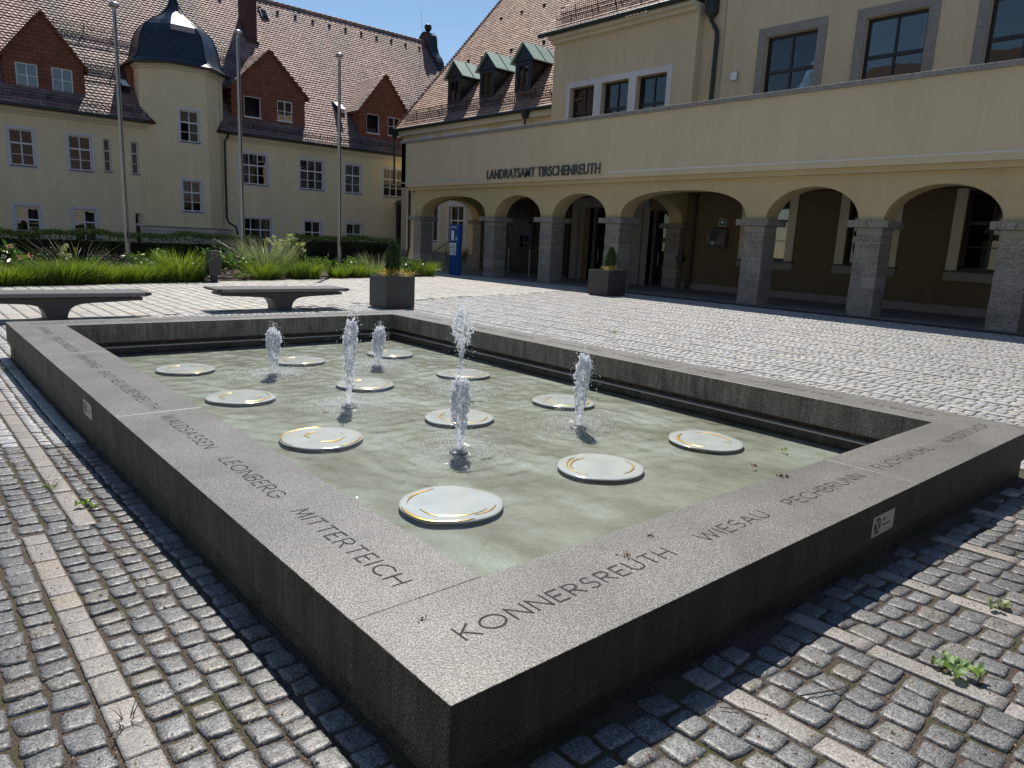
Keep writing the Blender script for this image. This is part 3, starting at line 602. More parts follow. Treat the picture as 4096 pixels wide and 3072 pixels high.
# --- jets
def ico(sub=1):
    bm = bmesh.new(); bmesh.ops.create_icosphere(bm, subdivisions=sub, radius=1); V = np.array([v.co[:] for v in bm.verts]); F = np.array([[l.vert.index for l in f.loops] for f in bm.faces]); bm.free(); return V, F
IV, IF = ico(1)
def drops(name, P, Rr, mat, parent, stretch=1.3):
    m = len(P); k = len(IV); V = IV[None]*Rr[:, None, None]*np.array([1, 1, stretch])+P[:, None, :]
    return npmesh(name, V.reshape(-1, 3), (IF[None]+(np.arange(m)*k)[:, None, None]).reshape(-1, 3), mat, parent, smooth=True)
jl = ['short water jet nearest the carved corner, in front of a white disc', 'tall shaggy water jet left of the middle with a loose drop on top', 'small left water jet near the far rim', 'slender water jet at the right with a knobby leaning top',
      'tallest water jet with thin stem and a bursting bell of spray', 'small water jet near the far right corner with a leaning veil']
for ji, (jx, jy, jh, jr) in enumerate(JETS):
    t = thing('water_jet', jl[ji], 'water jet', (jx, jy, WZ), 0, 'water jets of the fountain'); rg = np.random.default_rng(50+ji)
    mb = MB(); n, m = 26, 70; vs = []; sway = rg.normal(0, .008, 2); lean = [(.0, 0), (.02, .0), (0, 0), (.018, -.01), (.0, 0), (.03, .0)][ji]
    nz = rg.normal(0, 1, (m, n)); nz = (nz+np.roll(nz, 1, 0)+np.roll(nz, 1, 1)+np.roll(nz, -1, 0))/2
    for a in range(m):
        f = a/(m-1); rr = jr*(.62+.75*f**1.2) if ji != 4 else jr*(.8+.35*f)
        if f > .86: rr *= math.sqrt(max(0.0, 1-((f-.86)/.14)**2))*.95+.04
        cx_ = lean[0]*f*f+sway[0]*math.sin(f*9); cy_ = lean[1]*f*f+sway[1]*math.sin(f*7)
        for k in range(n):
            q = 2*math.pi*k/n; r2 = rr*(1+.16*f*nz[a, k]+.08*math.sin(3*q+f*22)); vs.append((cx_+r2*math.cos(q), cy_+r2*math.sin(q), jh*f*(.93 if ji != 4 else .97)))
    fs = [(a*n+k, a*n+(k+1) % n, (a+1)*n+(k+1) % n, (a+1)*n+k) for a in range(m-1) for k in range(n)]; fs.append(tuple(range((m-1)*n, m*n)))
    mb.add(vs, fs); mb.build('water_column', 'jet_foam', t, smooth=True)
    # ragged water lumps that cling to the column and fall back
    nl = 520 if ji != 4 else 420; f = rg.beta(3.0, 1.5, nl); q = rg.uniform(0, 6.283, nl); spread = jr*(1-.55*np.clip((f-.7)/.3, 0, 1)**2)*(.9+.7*f+np.abs(rg.normal(0, .45, nl))*f)
    if ji == 4: spread = .02+.11*np.clip((f-.45)/.35, 0, 1)*np.clip((1.06-f)/.3, 0, 1)*rg.uniform(.55, 1.25, nl); spread = np.where(f < .45, jr*rg.uniform(.8, 1.3, nl), spread)
    P = np.stack([lean[0]*f*f+spread*np.cos(q), lean[1]*f*f+spread*np.sin(q), f*jh*rg.uniform(.9, 1.0, nl)], -1)
    drops('water_beads', P, rg.uniform(.004, .0105, nl), 'drop_water', t, 1.7)
    nb = 330; T = rg.uniform(0, 1, nb); v = rg.uniform(.03, .22, nb); q = rg.uniform(0, 6.283, nb); hh = jh*(1.04-.95*T**1.6)+rg.normal(0, .03, nb)
    P = np.stack([lean[0]+v*T**.7*np.cos(q)*1.15, lean[1]+v*T**.7*np.sin(q)*1.15, np.abs(hh)], -1)
    drops('spray_drops', P, rg.uniform(.0012, .0042, nb), 'drop_water', t, 1.3)
    ns = 1500; rr = np.abs(rg.normal(.0, .24, ns))+.02+rg.exponential(.06, ns); q = rg.uniform(0, 6.283, ns)
    P = np.stack([rr*np.cos(q), rr*np.sin(q), np.abs(rg.normal(0, .004, ns))+rg.exponential(.012, ns)*(rr < .4)], -1)
    P = P[(P[:, 0]+jx > i0+.05) & (P[:, 0]+jx < i1-.05) & (P[:, 1]+jy < j1-.05)]
    drops('splash', P, rg.uniform(.0016, .0046, len(P)), 'drop_water', t, .9)
    if ji in (4, 5, 2):   # thin glassy sheet around the top
        vb = MB(); nn, mm = 28, 18; R0 = {4: .085, 5: .06, 2: .055}[ji]; z1_, z0_ = jh*1.0, jh*{4: .55, 5: .35, 2: .4}[ji]; vs = []; off = {4: 0, 5: -.035, 2: -.03}[ji]
        wob = rg.normal(0, 1, (mm, nn)); wob = (wob+np.roll(wob, 1, 1)+np.roll(wob, 1, 0))/2
        for a in range(mm):
            f = a/(mm-1); r3 = R0*math.sin(math.pi*min(1, f*.62+.06))**.8
            for k in range(nn): qq = 2*math.pi*k/nn; r4 = r3*(1+.09*wob[a, k]*(f+.3)); vs.append((off*f+r4*math.cos(qq)+lean[0], r4*math.sin(qq)+lean[1], z1_-(z1_-z0_)*f+.012*wob[a, k]*f))
        fs = [(a*nn+k, a*nn+(k+1) % nn, (a+1)*nn+(k+1) % nn, (a+1)*nn+k) for a in range(mm-1) for k in range(nn) if not (f_ := (a > mm*.55 and rg.random() < .35))]
        vb.add(vs, fs); vb.build('water_veil', 'jet_veil', t, smooth=True)
    nzl = MB(); nzl.lathe([(.075, -.05), (.075, -.012), (.055, -.006), (.03, -.004)], n=16); nzl.build('nozzle', 'black_metal', t, smooth=False)
tp = MB(); q = [(0, .0, .0), (.01, .0, .045), (-.004, 0, .08), (.006, 0, .115)]
drops('top_drops', np.array([(2.22+.02+a, 4.69+b_, WZ+.87+c_) for a, b_, c_ in q]), np.array([.012, .008, .009, .014]), 'drop_water', None, 1.5)
o = bpy.data.objects['top_drops']; o.parent = [x for x in bpy.data.objects if x.get('label') == jl[1]][0]; o.location = (-2.22, -4.69, -WZ)
# ------------------------------------------------------------------ roof tiles
def npmulti(name, V, groups, mats, parent=None):
    me = bpy.data.meshes.new(name); V = np.asarray(V, np.float32); me.vertices.add(len(V)); me.vertices.foreach_set('co', V.ravel())
    li = np.concatenate([g.ravel() for g in groups]).astype(np.int32); st = []; o = 0
    for g in groups:
        st.append(o+np.arange(len(g))*g.shape[1]); o += g.size
    st = np.concatenate(st).astype(np.int32); me.loops.add(len(li)); me.loops.foreach_set('vertex_index', li); me.polygons.add(len(st)); me.polygons.foreach_set('loop_start', st)
    for m in ([mats] if isinstance(mats, str) else mats): me.materials.append(MATS[m])
    me.update(calc_edges=True); me.validate(); return link(name, me, parent)
def tiles(name, O, U, W, ulen, vlen, mat, parent, tw=.245, ch=.215, keep=None, seed=1, lift=.045):
    """O origin at eave, U along the eave, W up the slope"""
    rg = np.random.default_rng(seed); O, U, W = Vector(O), Vector(U).normalized(), Vector(W).normalized(); Nn = U.cross(W)
    if Nn.z < 0: Nn = -Nn
    nu, nv = int(ulen/tw)+1, int(vlen/ch); C = []
    for j in range(nv):
        for i in range(nu):
            u = i*tw+(tw*.5 if j % 2 else 0); v = j*ch
            if u > ulen: continue
            if keep and not keep(u, v): continue
            C.append((u, v))
    C = np.array(C); m = len(C)
    T = np.array([(-.5, 1.25*ch, .0), (.5, 1.25*ch, .0), (.5, .36*ch, .8), (.34, .12*ch, .95), (0, 0, 1), (-.34, .12*ch, .95), (-.5, .36*ch, .8)])
    k = 12; P = np.zeros((m, k, 3)); a = T.copy(); 
    P[:, :7, 0] = C[:, 0, None]+a[None, :, 0]*tw*.975; P[:, :7, 1] = C[:, 1, None]+a[None, :, 1]; hh = lift*rg.uniform(.9, 1.12, (m, 1)); tl = rg.normal(0, .0012, (m, 1))
    P[:, :7, 2] = .018+a[None, :, 2]*hh+a[None, :, 0]*tl*4
    P[:, 7:, :] = P[:, 2:7, :]; P[:, 7:, 2] -= .030
    Bm = np.array([U[:], W[:], Nn[:]]); V = (P.reshape(-1, 3)@Bm)+np.array(O[:])
    base = (np.arange(m)*k)[:, None]; F7 = base+np.arange(7)[None]
    sk = np.concatenate([base+np.array([[2+q, 3+q, 8+q, 7+q]]) for q in range(4)])
    o = npmulti(name, V, [F7, sk], mat, parent); return o
def roof_sheet(mb, O, U, W, ulen, vlen, mi=0, th=.12):
    O, U, W = Vector(O), Vector(U).normalized(), Vector(W).normalized(); n = U.cross(W); n = n if n.z > 0 else -n
    A = [O, O+U*ulen, O+U*ulen+W*vlen, O+W*vlen]; mb.prism([tuple(p-n*th) for p in A], [tuple(p) for p in A], mi)
def guard(parent, O, U, ulen, h=.26, lean=(0, 0, 1), step=.16, mat='black_metal', stays=1.4):
    mb = MB(); O, U, L = Vector(O), Vector(U).normalized(), Vector(lean).normalized(); t_ = .012
    def bar(a, b_, w_=.014):
        d = (b_-a).normalized(); s_ = d.cross(L if abs(d.dot(L)) < .9 else Vector((1, 0, 0))).normalized()*w_*.5; q = d.cross(s_).normalized()*w_*.5
        mb.prism([tuple(a-s_-q), tuple(a+s_-q), tuple(a+s_+q), tuple(a-s_+q)], [tuple(b_-s_-q), tuple(b_+s_-q), tuple(b_+s_+q), tuple(b_-s_+q)])
    bar(O, O+U*ulen, .02); bar(O+L*h, O+U*ulen+L*h, .024); bar(O+L*h*.5, O+U*ulen+L*h*.5)
    n = int(ulen/step)
    for i in range(n+1): bar(O+U*(i*step), O+U*(i*step)+L*h)
    k = int(ulen/stays)
    for i in range(k+1): p = O+U*(i*stays); bar(p-L*.06, p+L*h, .035)
    return mb.build('snow_guard', mat, parent)
# ================================================================== YELLOW OFFICE BUILDING
K4 = 1.0483
def cx(x): return -1.055+(x+1.055)*K4
def cz(z): return 1.67+(z-1.67)*K4
Y2 = 42.0; A = FA(Y2)
ob = thing('office_building', 'long yellow office building with white windows, steep tiled roof and a domed stair tower', 'building')
wl = []   # (a0, a1, z0, z1, opts)
T = .14
def W_(x0, x1, z0, z1, **k): wl.append((cx(x0)+T, cx(x1)-T, cz(z0)+T, cz(z1)-T, dict(surround=T, **k)))
W_(-1.1, .15, 3.95, 5.83, cols=2); W_(1.3, 2.5, 3.95, 5.83, cols=2)
W_(3.72, 4.95, 3.95, 5.83, cols=2); W_(6.09, 7.33, 3.95, 5.83, cols=2)
W_(3.72, 4.97, .45, 2.37, cols=2); W_(6.10, 7.35, .45, 2.37, cols=2, opened=[]); W_(-1.1, .15, .45, 2.37, cols=2); W_(1.3, 2.5, .45, 2.37, cols=2)
W_(14.35, 16.18, 4.02, 5.95, cols=3, curtain=[(0, .2, 0, .6)]); W_(17.88, 19.64, 4.02, 5.97, cols=3, shutter=[(.03, .32, 0, .6)], curtain=[(.66, 1, 0, 1)]); W_(20.83, 22.17, 4.02, 5.98, cols=2, shutter=[(.62, .97, 0, .55)], curtain=[(0, 1, .45, 1)])
W_(23.54, 25.3, 4.02, 6.0, cols=3, shutter=[(.36, .97, 0, .55)], curtain=[(0, .33, 0, 1)])
W_(14.28, 16.35, .45, 2.42, cols=3, curtain=[(0, .2, 0, 1), (.7, 1, 0, 1)]); W_(18.13, 19.45, .45, 2.42, cols=2, curtain=[(.45, 1, 0, 1), (0, .1, 0, 1)]); W_(20.91, 22.23, .45, 2.42, cols=2)
for x0, x1, z0, z1 in ((7.68, 8.08, 4.10, 5.75), (8.93, 9.34, 4.10, 5.75), (8.95, 9.35, .6, 2.24)): wl.append((cx(x0)+.05, cx(x1)-.05, cz(z0)+.05, cz(z1)-.05, dict(surround=.05, cols=1, transom=.64, muntin=True, fw=.045, surmat='stucco_cream')))
mb = MB(); wall(mb, A, -4, 36, -.1, 6.75, [(a-.0, b, c, d) for a, b, c, d, _ in wl], .2, 0)
mb.box((-4, Y2+.8, -.1), (36, Y2+9, 6.9)); 
mb.build('wall', 'stucco_yellow', ob)
for a, b, c, d, k in wl: window(ob, A, a, b, c, d, **k)
mb = MB(); 
for (z0, z1, d) in ((6.62, 6.74, .10), (6.74, 6.86, .22), (6.86, 6.97, .36)): mb.box((-4, Y2-d, z0), (36, Y2+.1, z1+.001))
mb.build('eaves_cornice', 'stucco_cream', ob)
mb = MB(); mb.box((-4, Y2-.56, 6.93), (10.1, Y2-.36, 7.05)); mb.box((14.3, Y2-.56, 6.93), (36, Y2-.36, 7.05)); mb.build('gutter', 'gutter_dark', ob)
E0 = Vector((-4, 41.5, 6.99)); Wd = Vector((0, 1, 1.15)); VL = (50.15-41.5)*math.hypot(1, 1.15)
rb = MB(); roof_sheet(rb, E0-Vector((0, 0, .03)), (1, 0, 0), Wd, 37.2, VL)
rb.poly([(-4, 41.5, 6.96), (-4, 50.15, 16.9), (-4, 50.15, 6.9)]); rb.prism([(-4, 50.15, 16.86), (-4, 58, 8), (-4, 57.8, 8)], [(33.2, 50.15, 16.86), (33.2, 58, 8), (33.2, 57.8, 8)])
roof = rb.build('roof', 'brick_dark', ob)
def kp(u, v):
    x = u-4; y = 41.5+v/math.hypot(1, 1.15)
    if 4.25 < x < 7.4 and y > 42.25 and (y-42.25) < 2.2-abs(x-5.83)*1.0: return False
    if 15.1 < x < 19.3 and y > 42.25 and y-42.25 < 2.2-abs(x-17.2)*.9: return False
    if 10.3 < x < 14.1 and y < 43.9: return False
    return True
tiles('roof_tiles', E0, (1, 0, 0), Wd, 37.2, VL, 'tile_old', roof, keep=kp, seed=3)
rm = MB()
for i in range(0, 93): x = -4+i*.4; rm.tube([(x, 50.15, 16.93), (x+.41, 50.15, 16.965)], [.13, .15], 8)
rm.build('ridge_tiles', 'tile_old', roof)
def rz(y): return 6.99+(y-41.5)*1.15
def rpt(x, y, up=0): return (x, y-up*.755, rz(y)+up*.656)
ch = MB(); ch.box((17.75, 47.1, 12.6), (18.46, 48.35, 19.6)); ch.box((17.68, 47.03, 19.2), (18.53, 48.42, 19.4)); ch.box((17.7, 46.9, 13.0), (18.52, 47.1, 13.45)); ch.build('chimney', 'brick_dark', ob)
def skylight(x0, x1, y0, y1, opened=False):
    mb = MB(); f_ = .05
    a, b_, c_, d_ = [Vector(rpt(x0, y0, .06)), Vector(rpt(x1, y0, .06)), Vector(rpt(x1, y1, .06)), Vector(rpt(x0, y1, .06))]; n = Vector((0, -.755, .656))*.07
    mb.prism([tuple(p-n) for p in (a, b_, c_, d_)], [tuple(p+n) for p in (a, b_, c_, d_)])
    o = mb.build('skylight', 'dark_frame', ob)
    mb = MB(); ux = Vector((1, 0, 0))*f_*1.4; uy = (d_-a).normalized()*f_*1.4; n2 = n*1.1
    if opened: n2 = n*1.1; P = [a+ux+uy+n*5, b_-ux+uy+n*5, c_-ux-uy+n2, d_+ux-uy+n2]
    else: P = [a+ux+uy+n2, b_-ux+uy+n2, c_-ux-uy+n2, d_+ux-uy+n2]
    mb.prism([tuple(p) for p in P], [tuple(p+n*.2) for p in P]); mb.build('pane', 'sign_white' if opened else 'window_glass', o)
skylight(19.5, 20.0, 48.85, 49.4); skylight(22.15, 22.75, 43.5, 44.15, True); skylight(9.28, 9.75, 42.75, 43.35, True); skylight(4.55, 4.9, 46.8, 47.5)
sg = MB()
for i in range(22): # vent tiles and snow hooks under the ridge
    x = 5.5+i*1.28; p = Vector(rpt(x, 49.5, .06)); sg.box((x-.09, p.y-.09, p.z-.02), (x+.09, p.y+.03, p.z+.06))
sg.build('vent_tiles', 'brick_dark', roof)
Lr = Vector((0, -.755, .656))
guard(ob, rpt(-4, 41.85, .05), (1, 0, 0), 14.0, .24, (0, -.35, 1)); guard(ob, rpt(14.6, 41.85, .05), (1, 0, 0), 18.5, .24, (0, -.35, 1))
for x0, L, y in ((6.9, 4.3, 45.6), (7.9, 2.2, 43.85), (15.4, 1.4, 45.9)): guard(ob, rpt(x0, y, .05), (1, 0, 0), L, .34, (0, -.35, 1)); guard(ob, rpt(x0, y-.36, .10), (1, 0, 0), L, .42, (0, .62, .75), step=.13)
def dormer(xw0, xw1, xa, ze0, ze1, za, zb, yf, wins, label, ov=.14):
    d = MB(); yb = lambda z: 41.5+(z-6.99)/1.15
    P = [(xw0, zb), (xw1, zb), (xw1, ze1), (xa, za-.12), (xw0, ze0)]
    def holes_front():
        Fd = FA(yf); mbw = MB(); hs = [(a, b_, c_, e_) for a, b_, c_, e_ in wins]; zt_ = min(ze0, ze1)-.02
        wall(mbw, Fd, xw0, xw1, zb-.25, zt_, hs, .12); mbw.poly([(xw0, yf, zt_), (xw1, yf, zt_), (xw1, yf, ze1), (xa, yf, za-.1), (xw0, yf, ze0)]); return mbw
    m = holes_front()
    for x, z in ((xw0, ze0), (xw1, ze1)): m.poly([(x, yf, zb-.2), (x, yb(zb-.2)+.3, zb-.2), (x, yb(z)+.15, z), (x, yf, z)])
    dm = m.build('dormer', 'tile_hung', ob); dm['label'] = label
    r_ = MB()
    for sgn, xe, ze in ((-1, xw0, ze0), (1, xw1, ze1)):
        dx, dz = xe-xa, ze-za; ex, ez = xe+dx*.10, ze+dz*.10; yv = yb(za); ye = yb(ez)
        Q = [(xa, yf-ov, za), (ex, yf-ov, ez), (ex, ye+.1, ez), (xa, yv+.2, za)]; up = (0, 0, .07)
        r_.prism([(a, b_, c_-.10) for a, b_, c_ in Q], Q)
    ro = r_.build('dormer_roof', 'tile_hung', dm)
    for sgn, xe, ze in ((-1, xw0, ze0), (1, xw1, ze1)):
        dx, dz = xe-xa, ze-za; L = math.hypot(dx, dz)*1.1; O = Vector((xa+dx*1.1, yf-ov, za+dz*1.1+.01)); W = Vector((-dx, 0, -dz)); yv = yb(za)
        tiles('dormer_tiles', O, (0, 1, 0), W, yv-yf+.5, L+.05, 'tile_old', dm, keep=lambda u, v, zz=O.z, W=W.normalized(): (yf+u) < yb(zz+W.z*v)+.15, seed=int(xa*10), tw=.2, ch=.17, lift=.03)
    for i, (a, b_, c_, e_) in enumerate(wins):
        op = (xa > 15 and i == 0)
        window(ob, FA(yf), a, b_, c_, e_, cols=2 if not op else 1, transom=None, muntin=not op, rec=.06, opened=[0] if op else None, sill='white_frame', fw=.055 if not op else .04, curtain=[(0, 1, 0, .35)] if xa > 24 and i else None)
    return dm
dormer(4.12, 7.55, 5.81, 9.35, 9.35, 11.55, 7.72, 42.3, [(4.63, 5.54, 7.92, 9.04), (6.12, 7.03, 7.93, 9.06)], 'left dormer clad in red brown tiles with two blue reflecting windows')
dormer(14.93, 19.42, 17.2, 9.72, 9.82, 12.0, 7.98, 42.3, [(15.67, 16.66, 8.10, 9.25), (17.67, 18.62, 8.14, 9.30)], 'wide middle dormer clad in red brown tiles, its left window standing open')
dormer(23.18, 26.8, 25.03, 9.70, 9.85, 12.05, 8.10, 42.3, [(23.71, 24.66, 8.23, 9.43), (25.32, 26.26, 8.25, 9.45)], 'right dormer clad in red brown tiles beside the terrace building')
# stair tower
TX, TY, AP = 12.2, 43.02, 2.17; s8 = math.cos(math.pi/8)
def octo(ap, z): return [(TX+ap/s8*math.cos(math.pi/8+k*math.pi/4), TY+ap/s8*math.sin(math.pi/8+k*math.pi/4), z) for k in range(8)]
tw_ = MB(); lo, hi = octo(AP, 1.3), octo(AP, 9.98); wins_t = [(11.51+.13, 12.76-.13, 6.0+.13, 7.87-.13), (11.52+.13, 12.76-.13, 2.33+.13, 4.22-.13)]
for k in range(8):
    a, b_ = k, (k+1) % 8
    if abs((lo[a][1]+lo[b_][1])/2-(TY-AP)) < .01:
        wall(tw_, FA(TY-AP), min(lo[a][0], lo[b_][0]), max(lo[a][0], lo[b_][0]), 1.3, 9.98, wins_t, .2); continue
    tw_.poly([lo[a], lo[b_], hi[b_], hi[a]])
tw_.poly([(x, y, 9.97) for x, y, z in octo(AP, 0)])
tower = tw_.build('stair_tower', 'stucco_yellow', ob)
for i, (a, b_, c_, d_) in enumerate(wins_t): window(ob, FA(TY-AP), a, b_, c_, d_, cols=2, surround=.13, curtain=[(0, 1, .35, 1)] if i else None, opened=[0] if i == 0 else None)
c8 = MB()
for z0, z1, ap in ((9.72, 9.84, AP+.07), (9.84, 9.97, AP+.16)): c8.prism(octo(ap, z0), octo(ap, z1))
c8.build('tower_cornice', 'stucco_cream', tower)
dm = MB(); prof = [(2.60, 9.93), (2.62, 10.02), (2.45, 10.10), (2.25, 10.28), (2.12, 10.55), (2.04, 10.95), (1.96, 11.35), (1.82, 11.75), (1.6, 12.08), (1.28, 12.38), (.92, 12.62), (.62, 12.86), (.38, 13.12), (.22, 13.4), (.13, 13.8), (.09, 14.2)]
dm.lathe([(r_/s8, z) for r_, z in prof], (TX, TY), 8, phase=math.pi/8); 
dome = dm.build('dome_roof', 'zinc_dome', tower)
for p in dome.data.polygons: pass
rb = MB()
for k in range(8):
    a = math.pi/8+k*math.pi/4; rb.tube([(TX+(r_/s8+.01)*math.cos(a), TY+(r_/s8+.01)*math.sin(a), z) for r_, z in prof[1:]], .03, 5)
rb.tube([(TX, TY, 14.1), (TX, TY, 15.6)], .04, 8); rb.lathe([(0.01, 14.05), (.16, 14.12), (.22, 14.28), (.16, 14.44), (.02, 14.5)], (TX, TY), 14)
rb.build('dome_ribs', 'copper_dark', tower)
bs = MB(); bs.prism(octo(AP+.30, 1.36), octo(AP+.34, 1.52)); bs.prism(octo(AP+.2, 1.2), octo(AP+.2, 1.36)); bs.build('tower_ledge', 'stucco_white', tower)
bs = MB(); bs.prism(octo(AP+.17, -.1), octo(AP+.17, 1.2)); bs.build('tower_base', 'stucco_cream', tower)
bs = MB(); bs.prism(octo(AP+.36, 1.52), octo(AP+.05, 1.60)); bs.build('ledge_flashing', 'slat_grey', tower)
hp = MB(); hp.box((9.75, 43.0, 7.5), (10.15, 44.6, 9.9)); hp.build('tower_link', 'tile_hung', tower)
dp = MB(); dp.tube([(14.45, 41.55, 6.95), (14.45, 41.72, 6.7), (14.32, 41.82, 6.5), (14.32, 41.82, 2.2), (14.42, 41.75, 1.95), (14.75, 41.6, 1.75), (14.85, 41.6, 1.3)], .06, 10); dp.build('downpipe', 'black_metal', ob)
wr = MB(); wr.tube([(14.12, 41.85, 9.7), (14.12, 41.85, 1.6)], .012, 5); wr.build('lightning_cable', 'grey_stain', ob)
# stepped scroll gable at the east end
prof = [(52, 14.6), (50.9, 16.9), (50.75, 17.35), (50.4, 17.62), (50.1, 17.68), (49.8, 17.62), (49.45, 17.35), (49.35, 17.05), (49.3, 16.55), (49.05, 16.0), (48.6, 15.55), (48.35, 15.2), (48.3, 14.75), (48.1, 14.3), (47.75, 13.85), (47.3, 13.3), (47.2, 12.6), (46.5, 11.8), (46, 10), (52, 10)]
gb = MB(); gb.prism([(33.25, y, z) for y, z in prof], [(33.95, y, z) for y, z in prof]); gb.build('gable_parapet', 'brick_dark', ob)
gc = MB()
for (y0, z0), (y1, z1) in zip(prof[1:17], prof[2:18]): gc.prism([(33.2, y0, z0), (33.2, y1, z1), (33.2, y1, z1+.05), (33.2, y0, z0+.05)], [(34.0, y0, z0), (34.0, y1, z1), (34.0, y1, z1+.05), (34.0, y0, z0+.05)])
gc.lathe([(.01, 17.66), (.12, 17.7), (.10, 17.76), (.25, 17.9), (.31, 18.08), (.25, 18.27), (.02, 18.38)], (33.6, 50.1), 16); gc.tube([(33.2, 50.3, 17.6), (33.05, 50.3, 19.2)], .012, 4)
gc.build('gable_cap', 'copper_dark', ob)
# ================================================================== TERRACE BUILDING WITH ARCADE
tb = thing('arcade_terrace', 'beige terrace building with a granite pillared arcade and metal letters on its broad parapet band', 'arcade')
X1 = 20.5; Bf = FB(X1); BAND = FB(20.2)
mb = MB(); mb.box((20.2, -14, 4.22), (20.62, 32.4, 6.42)); mb.box((20.2, 32.0, 4.22), (25.0, 32.4, 6.42)); mb.build('parapet_band', 'stucco_beige', tb)
mb = MB(); mb.box((20.32, -14, 4.06), (20.6, 31.95, 4.219)); mb.build('band_lip', 'stucco_ochre', tb)
mb = MB(); y = -14
while y < 32.3: L = min(1.32, 32.48-y); mb.box((20.12, y+.003, 6.42), (20.72, y+L-.003, 6.56)); y += 1.32
mb.build('parapet_coping', 'granite_trim', tb, bevel=.008)
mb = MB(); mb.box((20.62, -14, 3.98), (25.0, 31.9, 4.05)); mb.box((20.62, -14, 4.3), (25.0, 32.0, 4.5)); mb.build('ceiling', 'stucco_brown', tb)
arches = [(30.89, 25.55), (24.84, 21.72), (21.0, 17.97), (17.24, 11.86), (11.13, 8.19), (7.47, 4.55), (3.83, .80), (.08, -5.3)]
rise = [.99, .95, .96, .98, .99, .98, .98, .98]; ZS = 2.74; DP = .75
def archz(t, zr, wide):   # t in -1..1
    p = 2.0 if not wide else 2.5
    return ZS+zr*(1-abs(t)**p)**(1/p)
aw = MB(); top = 4.06; ys_front = []
def arch_wall(mb, F, spans, a_lo, a_hi, top, depth, rises):
    solid = []; cur = a_hi
    for (yl, yr), zr in zip(spans, rises):
        if cur > yl: solid.append((yl, cur))
        n = 28; wide = (yl-yr) > 4.5; c_, hw = (yl+yr)/2, (yl-yr)/2
        pts = []
        for k in range(n+1): t = math.cos(math.pi*(1-k/n)); pts.append((c_+hw*t, archz(t, zr, wide)))
        pts[0] = (yr, ZS); pts[-1] = (yl, ZS)
        for (p, q) in zip(pts, pts[1:]):
            for d in (0, depth): mb.poly([F(p[0], d, p[1]), F(q[0], d, q[1]), F(q[0], d, top), F(p[0], d, top)])
            mb.poly([F(p[0], 0, p[1]), F(q[0], 0, q[1]), F(q[0], depth, q[1]), F(p[0], depth, p[1])])
        cur = yr
    if cur > a_lo: solid.append((a_lo, cur))
    for a, b_ in solid: fbox(mb, F, a, b_, 0, depth, ZS, top)
arch_wall(aw, Bf, arches, -14, 31.5, 4.06, DP, rise); aw.build('arch_wall', 'stucco_ochre', tb, smooth=False)
def pillar(y0, y1, x0=20.5, x1=21.26, first=False):
    mb = MB(); z = -.02; i = 0; hs = [.19, .32, .33, .32, .33, .32, .33, .25]
    rg = random.Random(int(y0*77))
    for h in hs:
        e = rg.uniform(-.008, .008); g_ = .016; H2 = min(z+h, 2.53)
        if i % 2 == 0: blocks = [((x0-e, y0-e, z), (x1+e, y1+e, H2-g_))]
        else: ym = (y0+y1)/2+rg.uniform(-.08, .08); xm = (x0+x1)/2; blocks = [((x0-e, y0-e, z), (x1+e, ym-.008, H2-g_)), ((x0-e*.5, ym+.008, z), (x1+e, y1+e, H2-g_))]
        for a, b_ in blocks: mb.box(a, b_)
        z = H2; i += 1
    nf_ = len(mb.f)
    p = mb.build('pillar', 'granite_pillar', tb, bevel=.010); mj = MB(); mj.box((x0+.006, y0+.006, -.02), (x1-.006, y1-.006, 2.53)); mj.build('mortar_joints', 'mortar', p)
    cb = MB(); cb.box((x0-.20, y0-.22, 2.535), (x0+.28, (y0+y1)/2-.003, 2.74)); cb.box((x0-.20, (y0+y1)/2+.003, 2.535), (x0+.28, y1+.22, 2.74)); cb.box((x0+.286, y0-.22, 2.535), (x1+.18, y1+.22, 2.739)); cb.build('capital', 'granite_pillar', p, bevel=.014)
    return p
for a, b_ in ((30.89, 31.59), (24.84, 25.55), (21.0, 21.72), (17.24, 17.97), (11.13, 11.86), (7.47, 8.19), (3.83, 4.55), (.08, .80), (-6.0, -5.3)): pillar(a, b_)
for y0, y1 in ((17.5, 18.25), (30.7, 31.4)): pillar(y0, y1, 24.35 if y0 > 20 else 24.72, 25.0)
# transverse arches in the corridor
tv = MB()
for y0, y1, xr in ((17.45, 18.1, 24.75), (30.9, 31.5, 24.4)):
    c_, hw = (21.26+xr)/2, (xr-21.26)/2; n = 20; P = [(c_+hw*math.cos(math.pi*(1-k/n)), ZS+.98*math.sin(math.pi*k/n)) for k in range(n+1)]
    for p, q in zip(P, P[1:]):
        for y in (y0, y1): tv.poly([(p[0], y, p[1]), (q[0], y, q[1]), (q[0], y, 3.98), (p[0], y, 3.98)])
        tv.poly([(p[0], y0, p[1]), (q[0], y0, q[1]), (q[0], y1, q[1]), (p[0], y1, p[1])])
    tv.box((xr, y0, ZS), (25.0, y1, 3.98))
tv.build('cross_arches', 'stucco_ochre', tb)
mb = MB(); mb.box((20.95, 31.62, -.05), (21.2, 33.0, 4.2)); mb.build('end_wall', 'stucco_beige', tb)
mb = MB(); mb.tube([(20.86, 32.62, 4.2), (20.86, 32.62, 1.1), (20.86, 32.72, .8), (20.86, 32.82, .5), (20.86, 32.82, 0)], .06, 10); mb.build('downpipe', 'black_metal', tb)
